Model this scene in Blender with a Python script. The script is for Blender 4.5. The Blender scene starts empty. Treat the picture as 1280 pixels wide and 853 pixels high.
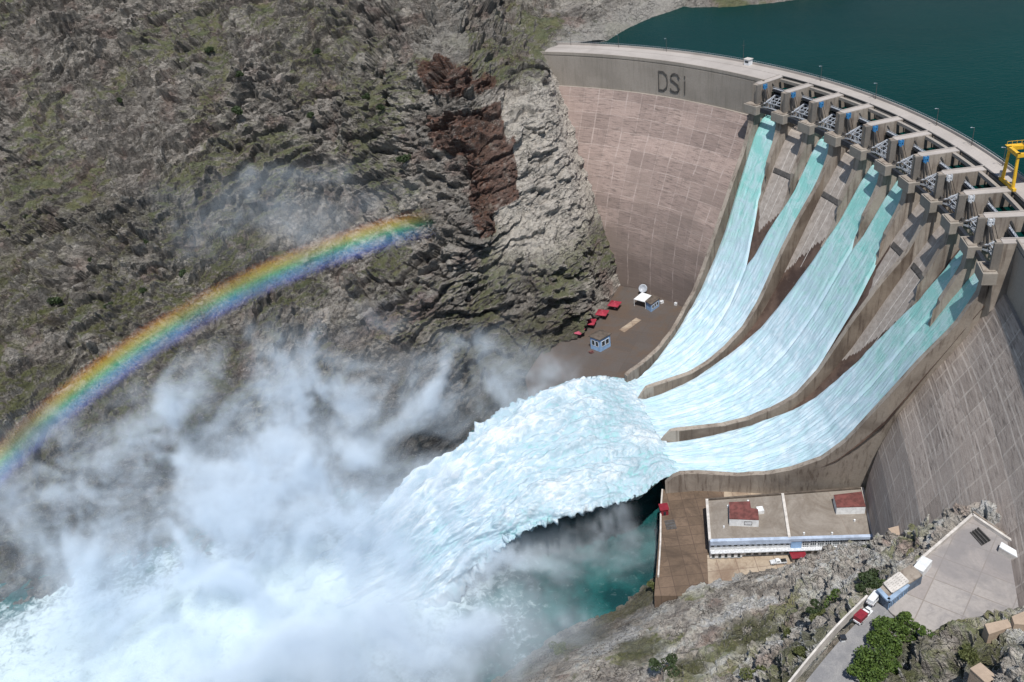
import bpy, math, random
import numpy as np
from mathutils import Vector, Matrix
from mathutils.bvhtree import BVHTree
R = math.radians
rnd = random.Random(7)
sc = bpy.context.scene
COL = sc.collection
sc.render.engine = 'CYCLES'

# ------------------------------------------------------------------ noise
_rs = np.random.RandomState(3)
_perm = _rs.permutation(256).astype(np.int64); _perm = np.concatenate([_perm, _perm, _perm])
_g = _rs.normal(size=(256, 3)); _g /= np.linalg.norm(_g, axis=1)[:, None]
def perlin(p):
    i = np.floor(p).astype(np.int64); f = p - i; i &= 255
    u = f * f * f * (f * (f * 6 - 15) + 10)
    out = 0
    for dx in (0, 1):
        wx = u[:, 0] if dx else 1 - u[:, 0]
        for dy in (0, 1):
            wy = u[:, 1] if dy else 1 - u[:, 1]
            for dz in (0, 1):
                wz = u[:, 2] if dz else 1 - u[:, 2]
                h = _perm[_perm[_perm[(i[:, 0] + dx) & 255] + ((i[:, 1] + dy) & 255)] + ((i[:, 2] + dz) & 255)]
                g = _g[h]
                out = out + wx * wy * wz * (g[:, 0] * (f[:, 0] - dx) + g[:, 1] * (f[:, 1] - dy) + g[:, 2] * (f[:, 2] - dz))
    return out * 1.5
def fbm(p, octv=4, gain=.5):
    a = 1.; s = 0.; t = 0.
    for k in range(octv):
        s = s + a * perlin(p * 2.03 ** k + 17.3 * k); t += a; a *= gain
    return s / t
def ridged(p, octv=4, gain=.5):
    a = 1.; s = 0.; t = 0.
    for k in range(octv):
        s = s + a * (1 - np.abs(perlin(p * 2.07 ** k + 31.7 * k)) * 2); t += a; a *= gain
    return s / t
def sstep(a, b, x):
    t = np.clip((x - a) / (b - a), 0, 1); return t * t * (3 - 2 * t)

# ------------------------------------------------------------------ materials
class G:
    def __init__(s, name):
        s.m = bpy.data.materials.new(name); s.m.use_nodes = True
        s.t = s.m.node_tree; s.t.nodes.clear()
        s.out = s.t.nodes.new('ShaderNodeOutputMaterial')
    def n(s, typ, props=None, ins=None):
        o = s.t.nodes.new('ShaderNode' + typ)
        for k, v in (props or {}).items(): setattr(o, k, v)
        for k, v in (ins or {}).items():
            if isinstance(v, bpy.types.NodeSocket): s.t.links.new(v, o.inputs[k])
            else: o.inputs[k].default_value = v
        return o
    def obj(s): return s.n('TexCoord').outputs['Object']
    def scl(s, v, xyz, loc=(0, 0, 0), rot=(0, 0, 0)):
        return s.n('Mapping', None, {'Vector': v, 'Scale': xyz, 'Location': loc, 'Rotation': rot}).outputs[0]
    def noise(s, v, scale, detail=4, rough=.55, dist=0.):
        return s.n('TexNoise', None, {'Vector': v, 'Scale': scale, 'Detail': detail, 'Roughness': rough, 'Distortion': dist}).outputs['Fac']
    def math(s, op, a, b=0., clamp=False):
        return s.n('Math', {'operation': op, 'use_clamp': clamp}, {0: a, 1: b}).outputs[0]
    def rng(s, v, a, b, c=0., d=1.):
        return s.n('MapRange', {'interpolation_type': 'SMOOTHSTEP'}, {'Value': v, 'From Min': a, 'From Max': b, 'To Min': c, 'To Max': d}).outputs[0]
    def mix(s, f, a, b, blend='MIX'):
        o = s.n('Mix', {'data_type': 'RGBA', 'blend_type': blend})
        for k, v in ((0, f), (6, a), (7, b)):
            if isinstance(v, bpy.types.NodeSocket): s.t.links.new(v, o.inputs[k])
            else: o.inputs[k].default_value = v if k == 0 else tuple(v) + (1,) * (4 - len(v))
        return o.outputs[2]
    def attr(s, name): return s.n('Attribute', {'attribute_name': name})
    def bump(s, h, strength=.5, dist=1.):
        return s.n('Bump', None, {'Height': h, 'Strength': strength, 'Distance': dist}).outputs[0]
    def pbr(s, col, rough=.8, normal=None, **kw):
        b = s.n('BsdfPrincipled')
        d = {'Base Color': col, 'Roughness': rough}; d.update(kw)
        for k, v in d.items():
            k = k.replace('_', ' ')
            if isinstance(v, bpy.types.NodeSocket): s.t.links.new(v, b.inputs[k])
            elif k == 'Base Color': b.inputs[k].default_value = tuple(v) + (1,)
            else: b.inputs[k].default_value = v
        if normal is not None: s.t.links.new(normal, b.inputs['Normal'])
        s.t.links.new(b.outputs[0], s.out.inputs[0]); return s.m

def plain(name, c, rough=.6, var=.25, scale=.6, metal=0.):
    g = G(name); o = g.obj()
    f = g.noise(o, scale, 5, .6)
    c2 = tuple(x * (1 - var) for x in c)
    c1 = tuple(min(1, x * (1 + var * .5)) for x in c)
    return g.pbr(g.mix(g.rng(f, .35, .65), c2, c1), rough, g.bump(g.noise(o, scale * 6, 3), .15, .1), Metallic=metal)

def concrete(name, c, dark, streak=.5, scale=.05, rough=.9, stain=.5, vert=True):
    g = G(name); o = g.obj()
    big = g.noise(o, scale, 5, .6, .4)
    fine = g.noise(o, 1.3, 4, .7)
    st = g.noise(g.scl(o, (.7, .7, .05) if vert else (.08, .08, .5)), 1., 4, .65)
    k = g.math('ADD', g.rng(big, .38, .68, 0, stain), g.math('MULTIPLY', g.rng(st, .48, .72), streak), True)
    col = g.mix(k, c, dark)
    col = g.mix(g.rng(fine, .3, .7, 0, .35), col, tuple(x * .6 for x in c))
    return g.pbr(col, rough, g.bump(fine, .3, .3))

def dam_face(name, ca, cb, mort, dark, low, mw=.14, hl=0.):
    g = G(name)
    uv = g.n('UVMap').outputs[0]
    warp = uv
    bk = g.n('TexBrick', {'offset': .0, 'squash': 1.}, {'Vector': warp, 'Color1': ca + (1,), 'Color2': cb + (1,), 'Mortar': mort + (1,), 'Scale': 1., 'Mortar Size': mw, 'Mortar Smooth': .6, 'Bias': -.1, 'Brick Width': 18.4, 'Row Height': 7.6})
    b2 = g.n('TexBrick', {'offset': .5, 'offset_frequency': 3}, {'Vector': g.scl(uv, (1, 1, 1), (4.1, 1.3, 0)), 'Color1': (.95, .95, .95, 1), 'Color2': (.54, .52, .52, 1), 'Mortar': (.8, .78, .77, 1), 'Scale': 1., 'Mortar Size': .07, 'Mortar Smooth': .5, 'Bias': -.25, 'Brick Width': 9.2, 'Row Height': 1.52})
    col = g.mix(.42, bk.outputs[0], b2.outputs[0], 'MULTIPLY')
    sep = g.n('SeparateXYZ', None, {'Vector': uv})
    # joints: pale, uneven
    fu = g.math('FRACT', g.math('DIVIDE', g.math('ADD', sep.outputs[0], g.rng(g.noise(uv, .12, 2), .3, .7, -.25, .25)), 18.4))
    jl = g.math('LESS_THAN', g.math('ABSOLUTE', g.math('SUBTRACT', fu, .5)), .022)
    jl = g.math('MULTIPLY', jl, g.rng(g.noise(uv, .16, 4), .38, .62, .05, .6))
    s1 = g.noise(g.scl(uv, (.16, 1.5, 1)), 1., 5, .7)
    s2 = g.noise(g.scl(uv, (.9, .06, 1)), 1., 4, .65)
    blot = g.noise(uv, .045, 5, .6)
    k = g.math('MULTIPLY', g.rng(s1, .47, .66), g.rng(blot, .3, .6, .3, 1.))
    col = g.mix(g.math('MULTIPLY', k, .88), col, dark)
    col = g.mix(g.rng(s2, .55, .8, 0, .6), col, dark)
    s3 = g.noise(g.scl(uv, (.05, .9, 1), (3, 9, 0)), 1., 4, .6)
    col = g.mix(g.rng(s3, .58, .72, 0, .35), col, mort)
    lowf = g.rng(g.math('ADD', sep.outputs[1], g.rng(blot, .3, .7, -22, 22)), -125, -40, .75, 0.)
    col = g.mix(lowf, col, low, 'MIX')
    col = g.mix(jl, col, mort)
    if hl:
        fv = g.math('FRACT', g.math('DIVIDE', g.math('ADD', sep.outputs[1], g.rng(g.noise(g.scl(uv, (.02, .02, 1)), 1., 2), .3, .7, -.6, .6)), 3.8))
        lv = g.math('MULTIPLY', g.math('LESS_THAN', g.math('ABSOLUTE', g.math('SUBTRACT', fv, .5)), .07), g.rng(g.noise(g.scl(uv, (.05, .2, 1)), 1., 3), .42, .6, 0, hl))
        col = g.mix(lv, col, mort)
    fine = g.noise(uv, 1.6, 4, .75)
    col = g.mix(g.rng(fine, .35, .7, 0, .35), col, tuple(x * .55 for x in ca))
    return g.pbr(col, .92, g.bump(g.math('ADD', s1, fine), .35, .4))

M = {}
M['conc'] = concrete('pier_concrete', (.355, .31, .265), (.13, .10, .08), .75, .06, stain=.7)
M['block'] = concrete('block_concrete', (.31, .28, .245), (.2, .18, .155), .3, .1)
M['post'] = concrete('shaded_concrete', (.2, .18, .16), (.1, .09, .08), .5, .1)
M['deck'] = concrete('deck_concrete', (.42, .385, .36), (.26, .235, .215), .2, .05, vert=False)
M['wall'] = concrete('crest_concrete', (.335, .30, .265), (.2, .18, .155), .45, .05)
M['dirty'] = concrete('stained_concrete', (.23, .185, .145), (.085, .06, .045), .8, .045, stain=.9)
M['dry'] = concrete('dry_chute_concrete', (.36, .32, .29), (.22, .19, .17), .3, .07)
M['yard'] = concrete('yard_concrete', (.27, .2, .145), (.11, .075, .05), .2, .03, vert=False, stain=.9)
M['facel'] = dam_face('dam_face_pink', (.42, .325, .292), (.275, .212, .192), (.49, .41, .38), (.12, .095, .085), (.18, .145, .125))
M['facer'] = dam_face('dam_face_grey', (.47, .40, .355), (.34, .285, .25), (.60, .53, .475), (.13, .105, .092), (.36, .30, .265), .3, .75)
M['steel_dark'] = plain('dark_steel', (.025, .03, .04), .5, .3, .8)
M['steel_grey'] = plain('painted_grey_steel', (.36, .39, .44), .45, .25, .9)
M['steel_mid'] = plain('weathered_steel', (.085, .08, .078), .6, .3, .8)
M['blue'] = plain('blue_paint', (.045, .22, .47), .4, .3, 1.5)
M['palegrey'] = plain('pale_grey_paint', (.6, .62, .65), .45, .25, 1.5)
M['yellow'] = plain('yellow_paint', (.72, .43, .03), .45, .15, .8)
M['white'] = plain('white_paint', (.72, .74, .76), .5, .15, .6)
M['lightblue'] = plain('light_blue_wall', (.26, .42, .66), .6, .15, .5)
M['red'] = plain('red_cloth', (.30, .022, .045), .7, .25, .7)
M['pinkred'] = plain('faded_red_cloth', (.34, .06, .10), .7, .25, .7)
M['redmetal'] = plain('red_paint', (.22, .018, .03), .5, .2, .8)
M['maroon'] = plain('maroon_roofing', (.15, .05, .045), .8, .35, .5)
M['roofgrey'] = plain('brown_grey_roofing', (.10, .08, .065), .85, .35, .4)
M['glass'] = plain('dark_window_glass', (.03, .045, .055), .12, .3, .5)
M['letter'] = plain('dark_lettering', (.075, .07, .066), .8, .3, .4)
M['rubber'] = plain('black_rubber_and_voids', (.015, .015, .015), .8, .2, 2.)
M['trunk'] = plain('bark', (.11, .08, .055), .9, .35, 3.)
M['whiteconc'] = plain('limewashed_concrete', (.55, .52, .49), .8, .2, .5)

# ------------------------------------------------------------------ mesh helpers
def mesh_np(name, V, F, mat, smooth=False, cols=None, uv=None):
    V = np.asarray(V, np.float32); F = np.asarray(F, np.int32)
    me = bpy.data.meshes.new(name); k = F.shape[1]
    me.vertices.add(len(V)); me.vertices.foreach_set('co', V.ravel())
    me.loops.add(F.size); me.loops.foreach_set('vertex_index', F.ravel())
    me.polygons.add(len(F)); me.polygons.foreach_set('loop_start', np.arange(0, F.size, k, dtype=np.int32))
    me.polygons.foreach_set('loop_total', np.full(len(F), k, np.int32))
    me.polygons.foreach_set('use_smooth', np.full(len(F), smooth))
    me.update(calc_edges=True)
    for nm, c in (cols or {}).items():
        c = np.asarray(c, np.float32)
        if c.ndim == 1:
            a = me.attributes.new(nm, 'FLOAT', 'POINT'); a.data.foreach_set('value', c)
        else:
            a = me.attributes.new(nm, 'FLOAT_COLOR', 'POINT'); a.data.foreach_set('color', np.c_[c, np.ones(len(c))].astype(np.float32).ravel())
    if uv is not None:
        l = me.uv_layers.new(name='UVMap'); l.data.foreach_set('uv', np.asarray(uv, np.float32)[F.ravel()].ravel())
    me.materials.append(mat); return me
def grid_faces(nu, nv, flip=False):
    i = np.arange(nu - 1)[:, None] * nv + np.arange(nv - 1)[None, :]; i = i.ravel()
    f = np.stack([i, i + nv, i + nv + 1, i + 1], 1)
    return f[:, ::-1] if flip else f
def link(name, me, parent=None, world=False):
    o = bpy.data.objects.new(name, me); COL.objects.link(o)
    if parent is not None:
        o.parent = parent
        if world: o.matrix_parent_inverse = (Matrix.Translation(parent.location) @ parent.rotation_euler.to_matrix().to_4x4()).inverted()
    return o
class MB:
    def __init__(s): s.v = []; s.f = []
    def add(s, vs, fs):
        b = len(s.v); s.v += [tuple(x) for x in vs]; s.f += [tuple(b + i for i in f) for f in fs]; return s
    def box(s, c, d, rz=0., rx=0.):
        m = Matrix.Rotation(rz, 3, 'Z') @ Matrix.Rotation(rx, 3, 'X'); c = Vector(c)
        vs = [c + m @ Vector((x * d[0] / 2, y * d[1] / 2, z * d[2] / 2)) for x in (-1, 1) for y in (-1, 1) for z in (-1, 1)]
        return s.add(vs, [(0, 1, 3, 2), (4, 6, 7, 5), (0, 4, 5, 1), (2, 3, 7, 6), (0, 2, 6, 4), (1, 5, 7, 3)])
    def beam(s, a, b, w, h=None):
        h = h or w; a = Vector(a); b = Vector(b); d = (b - a).normalized()
        up = Vector((0, 0, 1)) if abs(d.z) < .95 else Vector((1, 0, 0))
        x = d.cross(up).normalized() * w / 2; y = x.cross(d).normalized() * h / 2
        vs = [p + i * x + j * y for p in (a, b) for i, j in ((-1, -1), (1, -1), (1, 1), (-1, 1))]
        return s.add(vs, [(0, 3, 2, 1), (4, 5, 6, 7), (0, 1, 5, 4), (1, 2, 6, 5), (2, 3, 7, 6), (3, 0, 4, 7)])
    def tube(s, a, b, r, n=8, r2=None):
        r2 = r if r2 is None else r2; a = Vector(a); b = Vector(b); d = (b - a).normalized()
        up = Vector((0, 0, 1)) if abs(d.z) < .95 else Vector((1, 0, 0))
        x = d.cross(up).normalized(); y = x.cross(d)
        vs = [p + q * (x * math.cos(t) + y * math.sin(t)) for p, q in ((a, r), (b, r2)) for t in [2 * math.pi * k / n for k in range(n)]]
        return s.add(vs, [(k, (k + 1) % n, n + (k + 1) % n, n + k) for k in range(n)] + [tuple(range(n - 1, -1, -1)), tuple(range(n, 2 * n))])
    def prism(s, poly, z0, z1):
        n = len(poly); a = sum(poly[i][0] * poly[(i + 1) % n][1] - poly[(i + 1) % n][0] * poly[i][1] for i in range(n))
        if a < 0: poly = poly[::-1]
        vs = [(p[0], p[1], z0) for p in poly] + [(p[0], p[1], z1) for p in poly]
        return s.add(vs, [(k, (k + 1) % n, n + (k + 1) % n, n + k) for k in range(n)] + [tuple(range(n - 1, -1, -1)), tuple(range(n, 2 * n))])
    def loft(s, rings, closed=True, caps=True):
        n = len(rings[0]); b = []
        for r in rings: b += list(r)
        fs = [(i * n + k, i * n + (k + 1) % n, (i + 1) * n + (k + 1) % n, (i + 1) * n + k) for i in range(len(rings) - 1) for k in range(n if closed else n - 1)]
        if caps and closed: fs += [tuple(range(n - 1, -1, -1)), tuple((len(rings) - 1) * n + k for k in range(n))]
        return s.add(b, fs)
    def build(s, name, mat, parent=None, world=False, smooth=False, bevel=0.):
        me = bpy.data.meshes.new(name); me.from_pydata(s.v, [], s.f); me.materials.append(mat)
        if smooth: me.polygons.foreach_set('use_smooth', [True] * len(me.polygons))
        me.update(); o = link(name, me, parent, world)
        if bevel:
            b = o.modifiers.new('edge', 'BEVEL'); b.width = bevel; b.segments = 2; b.limit_method = 'ANGLE'
        return o
def tag(o, label=None, cat=None, group=None, kind=None):
    if label: o['label'] = label
    if cat: o['category'] = cat
    if group: o['group'] = group
    if kind: o['kind'] = kind
    return o
def thing(name, label, cat, loc, rz=0., group=None):
    o = bpy.data.objects.new(name, None); COL.objects.link(o); o.empty_display_size = 1
    o.location = loc; o.rotation_euler = (0, 0, rz); return tag(o, label, cat, group)
def struct(name, me): return tag(link(name, me), kind='structure')
def dup(root, loc, rz, label, group=None):
    r = root.copy(); COL.objects.link(r); r.location = loc; r.rotation_euler = (0, 0, rz); tag(r, label, None, group)
    for ch in list(root.children):
        c = ch.copy(); COL.objects.link(c); c.parent = r
        for q in list(ch.children):
            d = q.copy(); COL.objects.link(d); d.parent = c
    return r

# ------------------------------------------------------------------ the dam's geometry: arcs about CX, CY, crest road at z = 0
CX, CY = -84.42, 301.14
A_R, C2R = -14., 470.          # past this angle the wing straightens: same arcs about a centre C2R metres farther back
CX2, CY2 = CX - C2R * math.cos(R(A_R)), CY - C2R * math.sin(R(A_R))
def pol(r, a, z):
    if a < A_R:
        a = A_R + (a - A_R) * 250 / (250 + C2R); return (CX2 + (r + C2R) * math.cos(R(a)), CY2 + (r + C2R) * math.sin(R(a)), z)
    return (CX + r * math.cos(R(a)), CY + r * math.sin(R(a)), z)
def lin(x, T):
    T = sorted(T); return float(np.interp(x, [t[0] for t in T], [t[1] for t in T]))
PROF = [(0, 250), (-18, 250), (-18.01, 249), (-26, 246), (-38, 240.5), (-52, 232.5), (-62, 228), (-70, 224), (-85, 219.5), (-100, 217), (-118, 216.5), (-150, 216)]
FLOOR = [(130, -113.5), (144, -114), (150, -114.5), (158, -114.3), (166, -113.5), (174, -112), (182, -109.5), (190, -105.5), (198, -100), (206, -92.5), (213, -83), (220, -72), (226, -60.5), (231, -50.5), (236, -41), (240, -33), (244, -25), (248, -18.5), (252, -15.5), (256, -15), (270, -15)]
TOP = [(140, -107.5), (150, -108), (171, -108.5), (181, -106), (190, -101), (200, -93), (208, -82), (213, -72), (220, -58), (228, -44), (236.7, -31), (242, -18), (243, -13)]
def Fl(r): return lin(r, FLOOR)
def Tp(r): return lin(r, TOP)
L0 = [(270, 28.7), (243, 28.7), (235, 28.4), (222, 27.7), (208, 27.3), (193, 26.4), (175, 24.3), (153, 20.6), (144, 19.4)]
L3 = [(270, 15.75), (238, 15.9), (220, 15.7), (200, 15.2), (180, 14.9), (150, 14.), (142, 13.6)]
L7 = [(270, -1.25), (240, -1.2), (220, -.95), (196, -.7), (186, .2), (173, .8), (150, .9), (142, .8)]
L10 = [(270, -13.9), (236, -13.9), (220, -14.), (203, -12.9), (193, -12.), (176, -10.4), (154, -9.7), (142, -10.2)]
def line(k, r):
    if k <= 3: a, b, t = L0, L3, k / 3
    elif k <= 7: a, b, t = L3, L7, (k - 3) / 4
    else: a, b, t = L7, L10, (k - 7) / 3
    return lin(r, a) * (1 - t) + lin(r, b) * t

# ------------------------------------------------------------------ arch dam
dam = thing('arch_dam', 'curved concrete arch dam with big dark letters on its crest wall and three spillway chutes', 'dam', pol(217, 7, -118))
def arc_strip(name, a0, a1, rz, mat, n=None, uv=True, flip=False):
    n = n or int(abs(a1 - a0) * 3) + 2
    A = np.linspace(a0, a1, n); m = len(rz)
    rr = np.array([q[0] for q in rz]); zz = np.array([q[1] for q in rz])
    AA, _ = np.meshgrid(np.radians(A), rr, indexing='ij')
    V = np.array([pol(r, a, z) for a in A for r, z in zip(rr, zz)])
    uvs = np.stack([AA * 250., np.broadcast_to(zz, AA.shape)], -1).reshape(-1, 2)
    return link(name, mesh_np(name, V, grid_faces(n, m, flip), mat, False, uv=uvs), dam, True)
zs = np.unique(np.r_[np.arange(-150, -18, 4.), -18.01])[::-1]
pf = [(lin(z, PROF), z) for z in zs]
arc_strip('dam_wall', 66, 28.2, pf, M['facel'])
arc_strip('dam_wall', -13.5, -64, pf, M['facer'])
for a0, a1 in ((66, 28.75), (-13.95, -64)):
    arc_strip('crest_wall', a0, a1, [(262, -3), (262, -.02), (250.6, -.02), (250.6, 1.0), (250.0, 1.0), (250.0, -.5), (250.35, -.55), (250.35, -1.1), (250, -1.15), (250, -18.), (249, -18.), (249, -19)], M['wall'])
arc_strip('crest_road', 66, -64, [(261.9, -2.), (261.9, .12), (262.3, .12), (262.3, 0), (268, 0), (268, -1.4), (264, -1.6)], M['deck'])
arc_strip('crest_road', 66, 28.75, [(250.6, -.012), (262, -.012)], M['deck'])
arc_strip('crest_road', -13.95, -64, [(250.6, -.012), (262, -.012)], M['deck'])
arc_strip('parapet', 66, -64, [(268.0, 0), (268.0, 1.05), (268.5, 1.05), (268.5, -30)], M['deck'])
arc_strip('crane_rail', 28.5, -30, [(260.9, .05), (260.9, .4), (261.5, .4), (261.5, -.7)], M['steel_mid'])
h = MB()
for i in range(0, 520):
    a = 62 - i * .24
    h.tube(pol(268.25, a, 1.05), pol(268.25, a, 1.9), .05, 4)
    h.beam(pol(268.25, a, 1.9), pol(268.25, a - .24, 1.9), .08)
h.build('railing', M['steel_grey'], dam, True)
def arc_beam(name, rr, a0, a1, z, w, hh, mat, n=6):
    A = [a0 + (a1 - a0) * j / n for j in range(n + 1)]
    return MB().loft([[pol(rr - w / 2, a, z - hh / 2), pol(rr + w / 2, a, z - hh / 2), pol(rr + w / 2, a, z + hh / 2), pol(rr - w / 2, a, z + hh / 2)] for a in A]).build(name, mat, dam, True)
for k in range(10):
    a0 = 28.5 - 4.25 * k - .35; a1 = a0 - 3.55
    arc_beam('deck_beam', 258.6, a0, a1, -.75, 1.3, 1.3, M['wall'])
# shaft walls behind each gate, down to the water
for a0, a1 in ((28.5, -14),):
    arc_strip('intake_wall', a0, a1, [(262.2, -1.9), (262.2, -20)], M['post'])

# spillway floor
rs = np.concatenate([np.arange(266, 244, -1.), np.arange(244, 205, -.75), np.arange(205, 143.9, -1.4), [144]])
nf = 170
V = []; wet = []
for r in rs:
    a_l = line(0, r); a_r = line(10, r)
    for j in range(nf):
        a = a_l + (a_r - a_l) * j / (nf - 1); V.append(pol(r, a, Fl(r)))
        dry = 0.
        l3, l7 = line(3, r), line(7, r)
        if a > l3: c = 22.2; wdt = lin(r, [(252, 3), (234, 2.2), (231, 1.75), (225.6, 0)]); dry = 1 if (abs(a - c) < wdt and r > 225.6) else 0
        elif a > l7:
            if a > 7: dry = 1 if (r > 219.6 and a > lin(r, [(219.6, 15.75), (226, 14.1), (230, 12.6), (233, 11.2), (252, 10.8)])) else 0
            else: dry = 1 if (r > 224 and a < lin(r, [(224, -.6), (228, 1.2), (234, 2.5), (252, 3.2)])) else 0
        else:
            if a > -5.6: dry = 1 if (r > 216 and a > lin(r, [(216, -1.2), (219, -1.9), (224, -3.4), (232, -5.2), (238, -5.7), (252, -5.8)])) else 0
        wet.append(1. - dry)
V = np.array(V); wet = np.array(wet)
lipV = V[-nf:].copy(); lipV[:, 2] = -146
V = np.concatenate([V, lipV]); wet = np.concatenate([wet, wet[-nf:]])
g = G('spillway_floor_concrete'); o = g.obj()
w = g.attr('wet').outputs['Fac']
n1 = g.noise(o, .5, 5, .7); n2 = g.noise(o, .09, 4, .6)
ca = g.mix(g.rng(n1, .3, .7), (.27, .235, .21), (.41, .365, .335))
cb = g.mix(g.rng(n2, .38, .62), (.05, .03, .024), (.115, .075, .058))
cb = g.mix(g.rng(n1, .55, .75, 0, .6), cb, (.2, .15, .12))
col = g.mix(g.rng(g.math('ADD', w, g.rng(n1, .3, .7, -.2, .2)), .35, .65), ca, cb)
fm = g.pbr(col, .7, g.bump(n1, .3, .4))
floor = link('spillway_floor', mesh_np('spillway_floor', V, grid_faces(len(rs) + 1, nf), fm, False, {'wet': wet}), dam, True)
# chute panel joints and the aeration step of the dry bays
def on_floor(r, a, h=.12):
    return pol(r, a, Fl(r) + h)
for k, c, r_lo in ((1, 22.2, 229), (3, 13.9, 224), (6, .9, 231), (7, -3.4, 222)):
    A = [c + 1.65 - q * .55 for q in range(7)]
    MB().loft([[pol(238.2, a, -37.4), pol(239.2, a, -35), pol(239.2, a, -34.1), pol(238.2, a, -36.)] for a in A]).build('aeration_step', M['steel_mid'], dam, True)
    for off in (-.55, .55):
        rr_ = [r for r in np.arange(r_lo, 247, 2.) if abs(r - 238.6) > 1.5 or True]
        MB().loft([[pol(r, c + off + .03, Fl(r) + .05), pol(r, c + off - .03, Fl(r) + .05), pol(r, c + off - .03, Fl(r) + .2), pol(r, c + off + .03, Fl(r) + .2)] for r in rr_]).build('floor_joint', M['whiteconc'], dam, True)

# piers, dividing walls and training walls
divider = (0, 3, 7, 10)
def make_pier(k):
    st = [(267.5, -.05), (262, -.05), (256, -.05), (250, -.05), (246, -.05), (244.6, -.05), (244.5, -8.7), (242.4, -12.7), (241.9, -18.3)]
    if k in divider:
        st += [(r, Tp(r)) for r in np.arange(240, 151, -2.5)] + [(150, Tp(150)), (147.5, Tp(147.5))]
        st += [(144.6, -110.5), (142.2, -113.7)] if k in (3, 7) else [(144.5, -109.2), (141.5, -112.5)] if k == 10 else [(144, -108.5)]
    else:
        st += [(r, Tp(r)) for r in (240, 238, 236.4)] + [(235.9, -37.5), (232.5, -47), (229.5 if k != 1 else 227.5, -52.5 if k != 1 else -57)]
    rings = []
    for r, top in st:
        a = line(k, r); ht = 1.7 if r > 241 else (1.15 if k in divider else 1.25)
        if k in (3, 7) and r < 150: ht *= max(.25, (r - 141.2) / 9)
        d = math.degrees(ht / r)
        bot = Fl(r) - 3 if r > 150 or k in (0, 10) else Fl(r) - 1.5
        dl = dr = d
        if k in (0, 10) and r < 246: bot = -127
        sh = 0.
        if k == 10 and r < 246: sh = lin(r, [(246, 3.6), (222, 3.4), (203, 2.4), (190, 1.4), (176, .4), (140, 0)])
        top = max(top, bot + .2)
        rings.append([pol(r, a + dl + sh, bot), pol(r, a - dr + sh, bot), pol(r, a - dr, top), pol(r, a + dl, top)])
    pier = MB().loft(rings).build('pier', M['conc'] if k not in (3, 7) else M['pier_div'], dam, True)
    def sub(name, mb, mat): 
        o = mb.build(name, mat); o.parent = pier; return o
    a = line(k, 244); W = 3.45
    b = MB(); rr = [pol(241.2, a + .98, 0), pol(241.2, a - .98, 0), pol(245.6, a - .98, 0), pol(245.6, a + .98, 0)]
    b.prism(rr, -13.3, -9.1)
    o = sub('anchor_block', b, M['block']); bv = o.modifiers.new('edge', 'BEVEL'); bv.width = .12; bv.segments = 2
    b = MB(); rr = [pol(r2, a2, 0)[:2] for r2, a2 in ((241.2, a + .98), (241.2, a - .98), (245.6, a - .98), (245.6, a + .98))]
    c0 = (sum(p[0] for p in rr) / 4, sum(p[1] for p in rr) / 4)
    b.prism([(c0[0] + (p[0] - c0[0]) * .82, c0[1] + (p[1] - c0[1]) * .72) for p in rr], -9.1, -8.75)
    sub('block_cap', b, M['conc'])
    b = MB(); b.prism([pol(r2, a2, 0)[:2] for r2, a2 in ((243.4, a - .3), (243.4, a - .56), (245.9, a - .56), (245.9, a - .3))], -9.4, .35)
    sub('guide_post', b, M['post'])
    # seal track: an arc on the near face, and the coping on top
    b = MB(); th = [R(t) for t in range(-28, 52, 8)]
    for t0, t1 in zip(th[:-1], th[1:]):
        p = [pol(244.2 + 11.8 * math.cos(t), a - .43, -8.2 + 11.8 * math.sin(t)) for t in (t0, t1)]
        if max(p[0][2], p[1][2]) < -.4: b.beam(p[0], p[1], .35, .45)
    sub('seal_track', b, M['steel_mid'])
    b = MB(); b.prism([pol(r2, a2, 0)[:2] for r2, a2 in ((246, a + .39), (246, a - .39), (261.8, a - .39), (261.8, a + .39))], -.05, .18)
    b.prism([pol(r2, a2, 0)[:2] for r2, a2 in ((246.2, a + .36), (246.2, a + .28), (261.8, a + .28), (261.8, a + .36))], .17, .55)
    sub('coping', b, M['deck'])
    return pier
M['pier_div'] = M['conc']
piers = [make_pier(k) for k in range(11)]
# stained plates: the wetted lower flanks of the dividing walls (their own surface layer)
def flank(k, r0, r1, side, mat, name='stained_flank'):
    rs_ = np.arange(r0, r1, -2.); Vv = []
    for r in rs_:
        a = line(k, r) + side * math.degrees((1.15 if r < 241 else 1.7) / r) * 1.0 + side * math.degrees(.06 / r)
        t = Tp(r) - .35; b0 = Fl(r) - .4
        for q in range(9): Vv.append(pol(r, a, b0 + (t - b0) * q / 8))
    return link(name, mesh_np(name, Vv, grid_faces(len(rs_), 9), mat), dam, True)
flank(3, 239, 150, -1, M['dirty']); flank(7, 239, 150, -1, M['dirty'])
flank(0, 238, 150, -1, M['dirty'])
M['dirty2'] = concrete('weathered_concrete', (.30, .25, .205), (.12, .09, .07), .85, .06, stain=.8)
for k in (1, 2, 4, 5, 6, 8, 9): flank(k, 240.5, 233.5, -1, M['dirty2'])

# tunnel door in the outer training wall; a black plug paints its shade
b = MB(); a = (124.0,267.3,-117.5); d = Vector((CX - a[0], CY - a[1], 0)).normalized(); nrm = Vector((d.y, -d.x, 0)); nrm = nrm if nrm.y < 0 else -nrm
ring = [(-4, 0), (4, 0), (4, 2.6), (3.4, 4.2), (2.2, 5.4), (0, 6), (-2.2, 5.4), (-3.4, 4.2), (-4, 2.6)]
b.loft([[Vector(a) + d * x + Vector((0, 0, z)) + nrm * off for x, z in ring] for off in (-2.5, 1.6)])
b.build('tunnel_mouth', M['rubber'], dam, True)
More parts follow.
